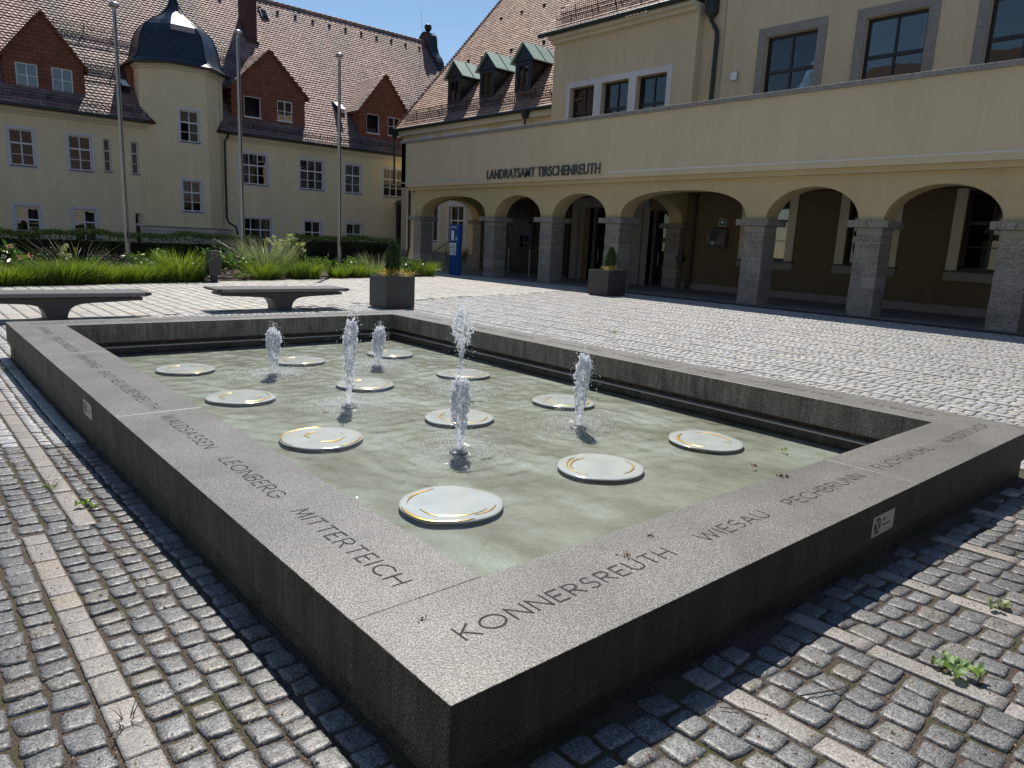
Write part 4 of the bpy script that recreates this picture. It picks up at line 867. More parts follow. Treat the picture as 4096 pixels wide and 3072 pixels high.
# lettering + metal trim line
def text_mesh(name, body, mat, parent, loc, basis, size, extr, sx=1.0, width=None, align='LEFT'):
    cu = bpy.data.curves.new(name, 'FONT'); cu.body = body; cu.size = size; cu.extrude = extr; cu.offset = size*.012; cu.align_x = align
    to = bpy.data.objects.new('tmp', cu); COL.objects.link(to); bpy.context.view_layer.update()
    me = bpy.data.meshes.new_from_object(to.evaluated_get(bpy.context.evaluated_depsgraph_get())); bpy.data.objects.remove(to)
    xs_ = [v.co.x for v in me.vertices]; ww = max(xs_)-min(xs_); kx = (width/ww) if width else sx; x0_ = min(xs_) if align == 'LEFT' else 0
    B_ = Matrix((basis[0], basis[1], basis[2])).transposed()
    for v in me.vertices: v.co = B_@Vector(((v.co.x-x0_)*kx, v.co.y, v.co.z))+Vector(loc)
    me.materials.clear(); me.materials.append(MATS[mat]); return link(name, me, parent)
WB = ((0, -1, 0), (0, 0, 1), (-1, 0, 0))
text_mesh('lettering', 'LANDRATSAMT TIRSCHENREUTH', 'letter_metal', tb, (20.17, 25.10, 4.40), WB, .57, .02, width=6.95)
mb = MB(); mb.box((20.185, 25.45, 4.40), (20.21, 32.39, 4.46)); 
y = 17.75
while y > -14: mb.box((20.185, y-1.85+.006, 4.40), (20.21, y, 4.46)); y -= 1.85
mb.build('trim_line', 'trim_bright', tb)
# ================================================================== MAIN HALL BEHIND THE TERRACE
hb = thing('main_building', 'tall beige main building with dark windows in granite frames rising behind the terrace', 'building')
Hf = FB(25.0)
ug = [(14.55-2.03, 14.55, 7.2, 9.68, 0), (8.84, 10.82, 7.2, 9.66, 1), (5.10, 7.08, 7.2, 9.6, 2), (1.38, 3.34, 7.2, 9.6, 3), (-2.4, -.4, 7.2, 9.6, 4)]
gg_ = [(12.78, 14.45, 1.42, 3.92), (9.05, 10.52, 1.42, 3.92), (5.35, 6.84, 1.42, 3.92), (1.6, 3.1, 1.42, 3.92), (-2.1, -.6, 1.42, 3.92)]
holes = [h[:4] for h in ug]+gg_+[(20.28, 23.05, 0, 3.45), (18.3, 19.4, 0, 3.3), (24.3, 30.4, 0, 3.85)]
mb = MB(); wall(mb, Hf, -14, 17.5, -.1, 4.0, [h for h in holes if h[1] < 17.5 and h[2] < 4], .28); wall(mb, Hf, 17.5, 31.8, -.1, 4.0, [h for h in holes if h[0] > 17.5 and h[2] < 4], .28)
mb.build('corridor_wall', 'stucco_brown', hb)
mb = MB(); wall(mb, Hf, -14, 17.5, 4.0, 14.2, [h for h in holes if h[2] > 4], .28); mb.poly([(25, 17.5, 4), (27, 17.5, 4), (27, 17.5, 14.2), (25, 17.5, 14.2)]); mb.box((26.2, -14, 4), (27, 17.4, 14.2)); mb.poly([(25, -14, 14.2), (25, 17.5, 14.2), (27, 17.5, 14.2), (27, -14, 14.2)])
mb.build('wall', 'stucco_beige', hb)
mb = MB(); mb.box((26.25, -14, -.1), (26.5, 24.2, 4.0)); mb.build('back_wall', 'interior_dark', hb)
for (a, b_, z0, z1, i) in ug:
    window(hb, Hf, a, b_, z0, z1, cols=2, transom=.49, muntin=False, rec=.2, frame='dark_frame', fw=.10, sill=None, opened=None, curtain=[(.04, .14, .5, .97)])
    s_ = MB(); e = .33
    for (p, q, r_, t_) in ((a-e, a-.001, z0, z1), (b_+.001, b_+e, z0, z1), (a-e-.0, b_+e, z1+.001, z1+e)): s_.box((24.965, p, r_), (25.24, q, t_))
    s_.build('stone_surround', 'granite_trim', hb, bevel=.006)
for (a, b_, z0, z1) in gg_:
    window(hb, Hf, a, b_, z0, z1, cols=2, transom=.60, muntin=True, rec=.22, frame='dark_frame', fw=.09, sill=None, shutter=None, curtain=[(.05, .5, .5, .95), (.06, .3, 0, .5)])
    s_ = MB()
    for (p, q) in ((a-.32, a-.001), (b_+.001, b_+.32)): s_.box((24.95, p, z0-.02), (25.24, q, 3.975))
    s_.build('stone_surround', 'stucco_cream', hb)
    s_ = MB(); s_.box((24.86, a-.42, z0-.045), (25.2, b_+.42, z0-.003)); s_.build('sill', 'black_metal', hb)
    s_ = MB(); s_.box((24.955, a-.36, z0-.33), (24.999, b_+.36, z0-.048)); s_.build('stone_apron', 'granite_trim', hb)
mb = MB(); mb.box((24.96, -14, -.05), (24.999, 17.4, .28)); mb.build('plinth', 'granite_trim', hb)
# portal
mb = MB()
for (a, b_, d0) in ((23.65, 24.1, 24.86), (23.35, 23.65, 24.95), (23.05, 23.35, 25.04), (19.75, 20.28, 24.9), (19.4, 19.75, 24.99)): mb.box((d0, a, 0), (25.6, b_, 3.45))
mb.box((24.86, 19.4, 3.451), (25.6, 24.1, 3.9)); mb.build('portal_surround', 'granite_trim', hb)
for a, b_ in ((20.28, 23.05), (18.3, 19.4)):
    d = MB(); d.box((25.5, a, 0), (25.56, a+.12, 3.3)); d.box((25.5, b_-.12, 0), (25.56, b_, 3.3)); d.box((25.5, a+.12, 0), (25.56, b_-.12, .2)); d.box((25.48, a+.12, 1.95), (25.57, b_-.12, 2.12)); d.box((25.5, a+.12, 3.2), (25.56, b_-.12, 3.3))
    if b_-a > 2: d.box((25.49, (a+b_)/2-.07, .2), (25.565, (a+b_)/2+.07, 1.95))
    dd = d.build('door', 'dark_frame', hb); g = MB(); g.box((25.52, a+.1, .1), (25.53, b_-.1, 3.25)); g.build('glass', 'window_glass', dd)
    g = MB(); g.tube([(25.44, b_-.3, .9), (25.44, b_-.3, 1.5)], .018, 8); g.build('handle', 'steel_pole', dd)
# slatted screen
mb = MB(); y = 24.4
while y < 30.35: mb.box((24.93, y, .06), (24.99, y+.07, 3.8)); y += .145
for z in (.2, 1.0, 1.8, 2.7, 3.6): mb.box((24.995, 24.35, z), (25.03, 30.4, z+.06))
sl = thing('slatted_gate', 'dark slatted screen gate closing the opening at the back of the arcade', 'gate'); mb.build('slats', 'dark_frame', sl)
mb = MB(); mb.box((24.92, 27.3, 0), (25.0, 27.4, 3.8)); mb.box((24.9, 24.3, 0), (25.0, 24.38, 3.8)); mb.build('post', 'black_metal', sl)
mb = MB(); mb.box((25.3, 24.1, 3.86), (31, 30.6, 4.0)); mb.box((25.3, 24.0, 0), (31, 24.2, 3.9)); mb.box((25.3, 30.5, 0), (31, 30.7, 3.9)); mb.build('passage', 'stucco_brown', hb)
# projecting block with three small windows
Kf = FB(24.6); tri = [(22.93, 24.5, 7.0, 8.97), (20.86, 22.47, 7.0, 8.97), (18.78, 20.42, 7.0, 8.97)]
mb = MB(); wall(mb, Kf, 17.45, 25.75, 4.05, 11.4, tri, .34); mb.poly([(24.6, 17.45, 4.05), (24.6, 17.45, 11.4), (25, 17.45, 11.4), (25, 17.45, 4.05)]); mb.poly([(24.6, 25.75, 4.05), (24.6, 25.75, 11.4), (29, 25.75, 11.4), (29, 25.75, 4.05)]); mb.box((25.6, 17.5, 4.2), (27, 25.7, 11.5))
mb.build('projecting_block', 'stucco_beige', hb)
mb = MB(); q = MB()
for p0, p1, r_, t_ in ((18.52, 24.76, 8.97, 9.24), (24.5, 24.76, 7.0, 8.97), (18.52, 18.78, 7, 8.97), (20.42, 20.86, 7, 8.97), (22.47, 22.93, 7, 8.97)): mb.box((24.575, p0+.0005, r_), (24.66, p1-.0005, t_-.0005))
mb.build('window_band', 'stucco_white', hb)
for i, (a, b_, z0, z1) in enumerate(tri): window(hb, Kf, a, b_, z0, z1, cols=2, transom=.42, muntin=False, rec=.28, frame='dark_frame', fw=.09, sill=None, curtain=[(.05, .35, .45, .95)] if i == 0 else None)
mb = MB(); mb.box((24.38, 17.45, 11.1), (24.6, 25.8, 11.4)); mb.box((24.15, 17.45, 11.25), (24.38, 25.8, 11.4)); mb.build('eaves_cornice', 'stucco_cream', hb)
mb = MB(); mb.tube([(24.02, 17.4, 11.47), (24.02, 26.3, 11.47)], .10, 10); 
for i in range(8): mb.tube([(24.02, 17.9+i*1.1, 11.47), (24.02, 17.95+i*1.1, 11.47)], .112, 10)
mb.build('gutter', 'gutter_dark', hb)
br = MB(); roof_sheet(br, (24.05, 17.5, 11.52), (0, 1, 0), (1, 0, 1.0), 8.5, 8); br.poly([(24.2, 25.9, 11.4), (29.5, 25.9, 16.9), (29.5, 25.9, 11.4)]); brr = br.build('block_roof', 'brick_dark', hb)
tiles('roof_tiles', (24.05, 17.5, 11.55), (0, 1, 0), (1, 0, 1.0), 8.6, 8, 'tile_pink', brr, seed=5)
guard(hb, (24.5, 17.6, 12.0), (0, 1, 0), 8.0, .34, (-.45, 0, 1), step=.13); guard(hb, (24.75, 17.6, 12.3), (0, 1, 0), 8.0, .45, (-.1, 0, 1), step=.13)
mb = MB(); mb.box((24.62, 16.78, 10.95), (24.98, 17.2, 11.5)); mb.prism([(24.62, 16.78, 10.95), (24.98, 16.78, 10.95), (24.98, 17.2, 10.95), (24.62, 17.2, 10.95)], [(24.72, 16.88, 10.8), (24.9, 16.88, 10.8), (24.9, 17.1, 10.8), (24.72, 17.1, 10.8)]); mb.tube([(24.82, 17.0, 10.85), (24.82, 17.0, 10.7), (24.86, 16.85, 10.45), (24.88, 16.72, 10.25), (24.88, 16.70, 10.0), (24.88, 16.70, 6.6)], .085, 12); mb.build('downpipe', 'gutter_dark', hb)
mb = MB(); mb.tube([(24.97, 16.45, 13.9), (24.97, 16.42, 6.6)], .012, 5); mb.build('lightning_cable', 'grey_stain', hb)
lp = MB(); lp.box((24.93, 15.62, 8.29), (25.0, 15.95, 8.62)); o = lp.build('wall_lamp', 'steel_pole', hb); lp = MB(); lp.box((24.925, 15.65, 8.32), (24.93, 15.92, 8.59)); lp.build('cover', 'sign_white', o)
pp = MB(); pp.tube([(24.86, 16.95, 4.0), (24.86, 16.95, .42)], .075, 12); pp.tube([(24.86, 16.95, .42), (24.86, 16.95, .36), (24.82, 17.02, .18), (24.82, 17.02, 0)], [.075, .08, .11, .11], 12); pp.build('downpipe', ['copper_pipe'], hb)
# ================================================================== GABLED WING
gw = thing('gabled_wing', 'wing with a steep red tiled roof and three dark dormers with green copper roofs', 'building')
mb = MB(); mw = [(33.45, 34.9, 1.45, 3.6), (36.1, 36.6+.9, 1.45, 3.6)]; Gf = FB(25.2); up = [(37.0, 38.0, 5.6, 7.6), (34.4, 35.6, 5.6, 7.6), (31.7, 32.9, 5.6, 7.6), (28.9, 30.1, 5.6, 7.6)]
wall(mb, Gf, 31.8, 40.3, -.1, 4.1, mw, .25); wall(mb, Gf, 25.7, 40.3, 4.1, 8.3, up, .2); mb.poly([(25.2, 40.3, -.1), (34, 40.3, -.1), (34, 40.3, 8.3), (25.2, 40.3, 8.3)]); mb.box((26, 25.9, 4.2), (33, 40.2, 8.2)); mb.box((26, 31.9, 0), (33, 40.2, 4.1))
mb.build('wall', 'stucco_beige', gw)
for (a, b_, z0, z1) in mw: window(gw, Gf, a, b_, z0, z1, cols=2, transom=.6, muntin=False, rec=.16, frame='white_frame', shutter=[(.02, .98, .35, .98)], surround=.22, sill='black_metal')
for (a, b_, z0, z1) in up: window(gw, Gf, a, b_, z0, z1, cols=2, transom=.6, muntin=True, rec=.12, surround=.26)
mb = MB(); mb.box((25.16, 31.85, -.1), (25.2, 40.3, .82)); mb.build('plinth', 'granite_pillar', gw)
mb = MB(); mb.box((24.95, 25.8, 8.0), (25.2, 40.35, 8.32)); mb.build('eaves_cornice', 'stucco_cream', gw)
mb = MB(); mb.tube([(24.78, 25.8, 8.36), (24.78, 41.2, 8.36)], .10, 10); mb.build('gutter', 'gutter_dark', gw)
for y in (40.6, 27.9):
    mb = MB(); mb.prism([(24.62, y-.2, 8.4), (24.95, y-.2, 8.4), (24.95, y+.2, 8.4), (24.62, y+.2, 8.4)], [(24.7, y-.12, 7.95), (24.9, y-.12, 7.95), (24.9, y+.12, 7.95), (24.7, y+.12, 7.95)]); mb.tube([(24.8, y, 7.97), (24.8, y, 5.0)], .06, 10); mb.build('downpipe', 'gutter_dark', gw)
E1 = (24.85, 25.0, 8.40); W1 = Vector((1, 0, 1.14)); VL1 = 10.6*math.hypot(1, 1.14)
gs = MB(); roof_sheet(gs, (24.85, 24.0, 8.37), (0, 1, 0), W1, 16.75, VL1); gs.poly([(25.2, 40.6, 8.2), (35.4, 40.6, 20.2), (46, 40.6, 8.2)]); gs.prism([(35.3, 24, 20.3), (46, 24, 8.2), (45.6, 24, 8.2)], [(35.3, 40.7, 20.3), (46, 40.7, 8.2), (45.6, 40.7, 8.2)])
gr_ = gs.build('roof', 'brick_dark', gw)
def kd(u, v):
    y = 24+u; x = 24.85+v/math.hypot(1, 1.14)
    return not any(abs(y-c_) < .5 and 26.05 < x < 27.4 for c_ in (35.75, 32.62, 29.5))
tiles('roof_tiles', (24.85, 24.0, 8.40), (0, 1, 0), W1, 16.6, VL1, 'tile_pink', gr_, keep=kd, seed=8)
vg = MB()
for i in range(60): v = i*.26; p = Vector((24.85, 40.72, 8.42))+W1.normalized()*v; vg.box((p.x-.09, p.y-.1, p.z-.03), (p.x+.12, p.y+.08, p.z+.1))
vg.build('verge_tiles', 'tile_pink', gr_)
vt = MB()
for i in range(9): y = 26.8+i*1.42; p = Vector((28.75, y, 8.40+3.9*1.14+.1)); vt.box((p.x-.08, y-.09, p.z-.04), (p.x+.06, y+.09, p.z+.06))
for i in range(6): y = 28+i*2.1; p = Vector((31.6, y, 8.40+6.75*1.14+.1)); vt.box((p.x-.08, y-.09, p.z-.04), (p.x+.06, y+.09, p.z+.06))
vt.build('vent_tiles', 'brick_dark', gr_)
guard(gw, (25.35, 25.2, 9.0), (0, 1, 0), 15.2, .26, (-.4, 0, 1), step=.15); guard(gw, (25.55, 25.2, 9.25), (0, 1, 0), 15.2, .3, (-.15, 0, 1), step=.15)
dl = ['left copper roofed dormer nearest the gable edge', 'middle copper roofed dormer of the gabled wing', 'right copper roofed dormer beside the projecting block with an open window']
for yc, lb in zip((35.75, 32.62, 29.5), dl):
    XF = 25.92; Df = FB(XF); m = MB(); hw = .66; zb, ze, za = 9.68, 11.2, 12.12; xr = lambda z: 24.85+(z-8.37)/1.14
    wall(m, Df, yc-hw, yc+hw, zb-.3, ze, [(yc-.42, yc+.42, zb+.12, 11.0)], .1); m.poly([(XF, yc-.92, ze-.04), (XF, yc+.92, ze-.04), (XF, yc, za-.03)])
    for s_ in (-1, 1): m.poly([(XF, yc+s_*hw, zb-.3), (xr(zb-.3)+.4, yc+s_*hw, zb-.3), (xr(ze)+.2, yc+s_*hw, ze), (XF, yc+s_*hw, ze)])
    d_ = m.build('dormer', 'copper_dark', gw); d_['label'] = lb
    r_ = MB()
    for s_ in (-1, 1):
        n_ = 3
        for k in range(n_):
            xa, xb = XF-.14+k*.9, XF-.14+(k+1)*.9-.012
            if xa > xr(za): break
            xe_b = min(xb, xr(ze)+.25); xr_b = min(xb, xr(za)+.1)
            Q = [(xa, yc, za+.02), (xa, yc+s_*.98, ze-.05), (xe_b if k == n_-1 or xb > xr(ze) else xb, yc+s_*.98, ze-.05), (xb, yc, za+.02)]
            r_.prism([(a, b_, c_-.05) for a, b_, c_ in Q], Q)
            if k: r_.prism([(xa-.03, yc, za+.03), (xa-.03, yc+s_*.98, ze-.04), (xa, yc+s_*.98, ze-.04), (xa, yc, za+.03)], [(xa-.03, yc, za+.07), (xa-.03, yc+s_*.98, ze), (xa, yc+s_*.98, ze), (xa, yc, za+.07)])
    r_.build('dormer_roof', 'copper_green', d_)
    window(gw, Df, yc-.42, yc+.42, zb+.12, 11.0, cols=2, transom=None, muntin=True, rec=.05, frame='dark_frame', fw=.06, sill=None, curtain=[(.1, .9, 0, 1)] if yc < 30 else ([(0, 1, 0, .25)] if yc < 33 else None))
# ================================================================== STREET FURNITURE
def bench(x, y, label):
    t = thing('park_bench', label, 'bench', (x, y, 0), 0, 'grey backless benches'); L, Dp = 1.45, .80
    mb = MB(); n = 8
    for i in range(n):
        a = -Dp/2+i*Dp/n; mb.box((-L+.10, a+.006, .43), (L-.10, a+Dp/n-.006, .47))
    mb.box((-L+.101, -Dp/2-.004, .40), (L-.101, -Dp/2+.02, .465)); mb.build('seat', 'slat_grey', t, bevel=.003)
    mb = MB()
    for s in (-1, 1): mb.prism([(s*L, -Dp/2, .425), (s*(L-.1), -Dp/2, .395), (s*(L-.1), -Dp/2, .472), (s*L, -Dp/2, .465)], [(s*L, Dp/2, .425), (s*(L-.1), Dp/2, .395), (s*(L-.1), Dp/2, .472), (s*L, Dp/2, .465)])
    mb.build('end_cap', 'anthracite', t)
    half = [(.15, -.03), (.15, .06), (.165, .12), (.20, .19), (.27, .245), (.38, .275), (.55, .29), (L-.12, .325), (L-.12, .375)]
    P = [(a, z) for a, z in half]+[(-a, z) for a, z in reversed(half)]
    mb = MB()
    n = len(P); A_ = [(a, -.28, z) for a, z in P]; B_ = [(a, .28, z) for a, z in P]; mb.prism(A_, B_); mb.build('pedestal', 'anthracite', t)
    mb = MB()
    for a in (-1.2, -.7, -.22, .22, .7, 1.2): mb.box((a-.05, -.3, .374), (a+.05, .3, .431))
    mb.build('spacer', 'black_metal', t); return t
bench(1.08, 12.95, 'grey backless slatted bench cut off by the left edge of the photo'); bench(5.33, 13.55, 'grey backless slatted bench between the fountain and the near planter')
def planter(x, y, s, h, label):
    t = thing('planter', label, 'planter', (x, y, 0), 0, 'square dark planters'); mb = MB(); w_ = .03
    mb.box((0, 0, .015), (s, w_, h)); mb.box((0, s-w_, .015), (s, s, h)); mb.box((0, w_, .015), (w_, s-w_, h)); mb.box((s-w_, w_, .015), (s, s-w_, h)); mb.build('box', 'anthracite', t, bevel=.003)
    mb = MB(); mb.box((w_, w_, .02), (s-w_, s-w_, h-.05)); mb.build('earth', 'soil', t); mb = MB(); mb.box((.04, .04, -.02), (s-.04, s-.04, .016)); mb.build('foot', 'black_metal', t); return t
planter(7.62, 12.96, .77, .745, 'large square dark planter behind the far corner of the fountain'); planter(17.3, 14.8, .92, .86, 'square dark planter standing in front of the arcade pillars')
def flagpole(x, label):
    t = thing('flagpole', label, 'flagpole', (x, 26.0, 0), 0, 'bare steel flagpoles'); mb = MB(); mb.tube([(0, 0, 0), (0, 0, 1.2), (0, 0, 8.45)], [.085, .08, .058], 16); mb.build('pole', 'steel_pole', t, smooth=False)
    mb = MB(); mb.lathe([(.05, 8.42), (.155, 8.47), (.16, 8.51), (.12, 8.57), (.05, 8.60), (.005, 8.61)], n=18); mb.build('cap', 'steel_pole', t, smooth=True)
    mb = MB(); mb.box((-.012, -.094, 1.0), (.012, -.055, 8.3)); mb.build('halyard_groove', 'black_metal', t); mb = MB(); mb.box((-.03, -.11, 1.15), (.03, -.075, 1.4)); mb.build('cleat', 'black_metal', t)
flagpole(5.31, 'tall bare steel flagpole left of the domed stair tower'); flagpole(9.26, 'bare steel flagpole right of the stair tower in front of the wide dormer'); flagpole(13.24, 'rightmost bare steel flagpole between the middle and right dormers')
t = thing('bollard_light', 'short square dark bollard lamp at the edge of the flower bed', 'bollard lamp', (6.72, 21.75, 0)); mb = MB(); mb.box((-.19, -.15, .2), (.19, .15, .81)); mb.build('body', 'anthracite', t, bevel=.004)
mb = MB(); mb.box((-.08, -.08, -.02), (.08, .08, .2)); mb.build('foot', 'black_metal', t); mb = MB(); mb.box((-.14, -.11, .81), (.12, .11, .93)); mb.build('lens', 'window_glass', t); mb = MB(); mb.box((-.10, -.08, .811), (.08, .08, .925)); mb.build('lamp_core', 'interior_dark', t); mb = MB(); mb.box((-.17, -.14, .93), (.24, .14, .955)); mb.build('cover', 'aed_green', t)
# blue totem sign
tx, ty0, ty1 = 19.07, 25.60, 26.30
t = thing('info_totem', 'blue information column with a large white 1A in front of the arcade', 'sign', (tx, ty0, 0)); mb = MB(); mb.box((0, 0, 0), (.17, ty1-ty0, 2.32)); mb.build('column', 'totem_blue', t, bevel=.004)
yy = ty1-ty0
text_mesh('lettering', 'AMTSGEBÄUDE', 'sign_white', t, (-.004, yy-.045, 2.15), WB, .11, .002, width=.45)
text_mesh('numeral', '1', 'sign_white', t, (-.004, yy-.10, 1.60), WB, .62, .002, width=.20); text_mesh('letter', 'A', 'sign_white', t, (-.004, yy-.42, 1.60), WB, .25, .002, width=.15)
for i, s_ in enumerate(('POLIZEI', 'EINGANG', 'FINANZEN', 'JUGENDAMT', 'BAUVERWALTUNG')):
    z = 1.38-i*.115; mb = MB(); mb.box((-.006, .20, z), (-.001, yy-.02, z+.09)); o = mb.build('name_strip', 'sign_white', t)
    text_mesh('strip_text', s_, 'letter_metal', o, (-.008, yy-.24+.05*(4-i)*.3, z+.03), WB, .045, .0005)
# notice board
t = thing('notice_board', 'glazed notice board on two posts standing behind the second arch', 'notice board', (22.5, 0, 0)); mb = MB()
for a, b_, c_, d_ in ((24.28, 24.42, 1.34, 2.78), (26.16, 26.3, 1.34, 2.78), (24.42, 26.16, 1.34, 1.44), (24.42, 26.16, 2.66, 2.78)): mb.box((-.06, a, c_), (.06, b_, d_))
mb.build('frame', 'black_metal', t); mb = MB(); mb.box((.02, 24.42, 1.44), (.05, 26.16, 2.66)); mb.build('panel', 'board_face', t); mb = MB(); mb.box((-.04, 24.42, 1.44), (-.034, 26.16, 2.66)); mb.build('glass', 'window_glass', t)
for y in (24.5, 26.05): mb = MB(); mb.tube([(0, y, 0), (0, y, 1.36)], .035, 10); mb.build('post', 'plate_metal', t)
# defibrillator cabinet + sign + ash box
t = thing('defibrillator_cabinet', 'grey wall cabinet for a defibrillator under the green heart sign', 'cabinet', (25.0, 15.75, 1.78)); mb = MB()
pr = [(-.10, .0), (-.26, .16), (-.28, .5), (-.20, .78), (-.02, .83), (0, .83), (0, 0)]
mb.prism([(x, -.44, z) for x, z in pr], [(x, .44, z) for x, z in pr]); mb.build('housing', 'aed_grey', t, bevel=.015)
mb = MB(); mb.box((-.288, -.12, .30), (-.275, .24, .70)); mb.build('window', 'dark_frame', t); mb = MB(); mb.box((-.292, .04, .16), (-.27, .16, .25)); mb.build('label', 'sign_white', t)
t = thing('defibrillator_sign', 'small green sign with a white heart on the wall above the grey cabinet', 'sign', (24.99, 15.46, 2.68)); mb = MB(); mb.box((-.012, 0, 0), (0, .34, .30)); mb.build('border', 'sign_white', t); mb = MB(); mb.box((-.016, .02, .02), (-.011, .32, .28)); mb.build('panel', 'aed_green', t)
mb = MB(); hp_ = [(.16*math.sin(a)**3*.55, (.13*math.cos(a)-.05*math.cos(2*a)-.02*math.cos(3*a)-.01*math.cos(4*a))*.55) for a in np.linspace(0, 2*np.pi, 24, endpoint=False)]; mb.poly([(-.018, .18+a, .15+b_) for a, b_ in hp_]); mb.build('heart', 'sign_white', t)
mb = MB(); bp_ = [(.02, .05), (-.025, 0), (.0, .0), (-.02, -.05), (.03, .012), (.004, .012)]; mb.poly([(-.0195, .18+a, .15+b_) for a, b_ in bp_]); mb.box((-.019, .07, .20), (-.0165, .12, .212)); mb.box((-.019, .089, .18), (-.0165, .101, .232)); mb.build('bolt', 'aed_green', t)
t = thing('ash_box', 'small black box with an arm fixed to the stone pillar by the downpipe', 'ashtray', (24.7, 17.2, 1.18)); mb = MB(); mb.box((-.10, 0, 0), (.10, .34, .22)); mb.build('box', 'black_metal', t, bevel=.01); mb = MB(); mb.box((-.03, .06, .22), (.05, .18, .42)); mb.build('bracket', 'black_metal', t)
t = thing('handrail', 'slanting handrail in front of the wing seen through the leftmost arch', 'handrail'); mb = MB(); mb.tube([(24.9, 36.6, .55), (24.9, 34.65, 1.38)], .03, 8); mb.build('rail', 'handrail', t); mb = MB(); mb.tube([(24.9, 36.6, -.02), (24.9, 36.6, .55)], .022, 8); mb.tube([(24.9, 34.7, 0), (24.9, 34.7, 1.36)], .022, 8); mb.build('post', 'handrail', t)
t = thing('service_post', 'black square service post against the yellow wall beside the terrace', 'post', (26.0, 41.6, 0)); mb = MB(); mb.box((-.2, 0, -.05), (.2, .3, 3.75)); mb.build('shaft', 'black_metal', t); mb = MB(); mb.prism([(-.3, -.1, 3.75), (.3, -.1, 3.75), (.3, .35, 3.75), (-.3, .35, 3.75)], [(-.15, 0, 4.05), (.15, 0, 4.05), (.15, .3, 4.05), (-.15, .3, 4.05)]); mb.build('cap', 'black_metal', t)
# ================================================================== PLANTING
def yb(x): return 19.95+.306*(x-1.04)
bd = MB(); bd.poly([(-9, yb(-9)+.12, .02), (17.75, yb(17.75)+.12, .02), (17.75, 33.5, .05), (-9, 33.5, .05)]); o = bd.build('flower_bed', 'soil'); struct(o)
lw = sheet('lawn', np.linspace(-30, 18, 12), np.linspace(33.5, 42, 6), .05, 'soil'); struct(lw)
def cards(name, P, size, mat, parent=None, asp=.45, up=.0, rg=None, fold=True, dirs=None):
    rg = rg or np.random.default_rng(1); m = len(P)
    d = rg.normal(0, 1, (m, 3)) if dirs is None else dirs+rg.normal(0, .35, (m, 3)); d[:, 2] += up; d /= np.linalg.norm(d, axis=1)[:, None]; s = np.cross(d, rg.normal(0, 1, (m, 3))); s /= np.linalg.norm(s, axis=1)[:, None]; n = np.cross(d, s)
    L = (size*rg.uniform(.65, 1.35, m))[:, None]; w_ = L*asp*.5
    V = np.stack([P, P+d*L*.5+s*w_-n*L*.07, P+d*L-n*L*.10, P+d*L*.5-s*w_-n*L*.07], 1); F = np.arange(m*4).reshape(m, 4)
    return npmesh(name, V.reshape(-1, 3), F, mat, parent)
def blades(name, n, R0, H0, mat, parent=None, wd=.008, droop=.5, rg=None, seg=4, spread=.5):
    rg = rg or np.random.default_rng(2); a = rg.uniform(0, 6.283, n); r0 = R0*.35*np.sqrt(rg.uniform(0, 1, n)); L = H0*rg.uniform(.55, 1.12, n); lean = np.abs(rg.normal(0, spread, n)); dr = droop*rg.uniform(.3, 1.4, n)
    az = a+rg.normal(0, .5, n); V = []; tw = rg.uniform(0, 3.14, n)
    for k in range(seg+1):
        f = k/seg; rad = r0+R0*(lean*f+dr*f**2.4); z = L*(f-.35*dr*f**2.6)
        w_ = wd*(1-f)**.7*(.5 if k == seg else 1)+.0006; x, y = rad*np.cos(az), rad*np.sin(az); x += r0*np.cos(a); y += r0*np.sin(a)
        V.append(np.stack([x-w_*np.cos(tw), y-w_*np.sin(tw), z], -1)); V.append(np.stack([x+w_*np.cos(tw), y+w_*np.sin(tw), z], -1))
    V = np.stack(V, 1); k2 = 2*(seg+1); b_ = (np.arange(n)*k2)[:, None]; F = np.concatenate([b_+np.array([[2*i, 2*i+1, 2*i+3, 2*i+2]]) for i in range(seg)])
    # per-blade islands
    return npmesh(name, V.reshape(-1, 3), F, mat, parent)
def pxx(px, y, py=1080):   # world x of a photo column at depth y (planning only)
    d = Vector(CF)+Vector(CR)*((px-2048)/2860.4)-Vector(CU)*((py-1536)/2860.4); return CP[0]+d.x*(y-CP[1])/d.y
grass_tpl = []
for i, (n, R0, H0, m) in enumerate(((620, .42, .52, 'grass_bright'), (560, .45, .46, 'grass_bright'), (620, .40, .50, 'grass_mid'))):
    t = thing('grass_clump', '', 'ornamental grass', (0, 0, -50), 0, 'ornamental grasses along the bed edge'); blades('tuft', n, R0, H0, m, t, rg=np.random.default_rng(20+i)); grass_tpl.append(t)
where = [(14, 1.0, 0), (78, .95, 1), (140, 1.05, 2), (205, 1.15, 2), (262, 1.25, 0), (318, 1.15, 2), (372, 1.0, 0), (430, 1.0, 1), (492, 1.0, 0), (552, 1.05, 1), (612, 1.05, 0), (668, 1.15, 1), (726, 1.5, 0), (778, 1.0, 2), (1040, 1.15, 0), (1092, .9, 2), (1185, 1.2, 2), (1236, 1.25, 0), (1352, 1.0, 1), (1420, .95, 0), (1462, 1.0, 1), (1512, .9, 1), (1652, 1.0, 2), (1702, 1.15, 0)]
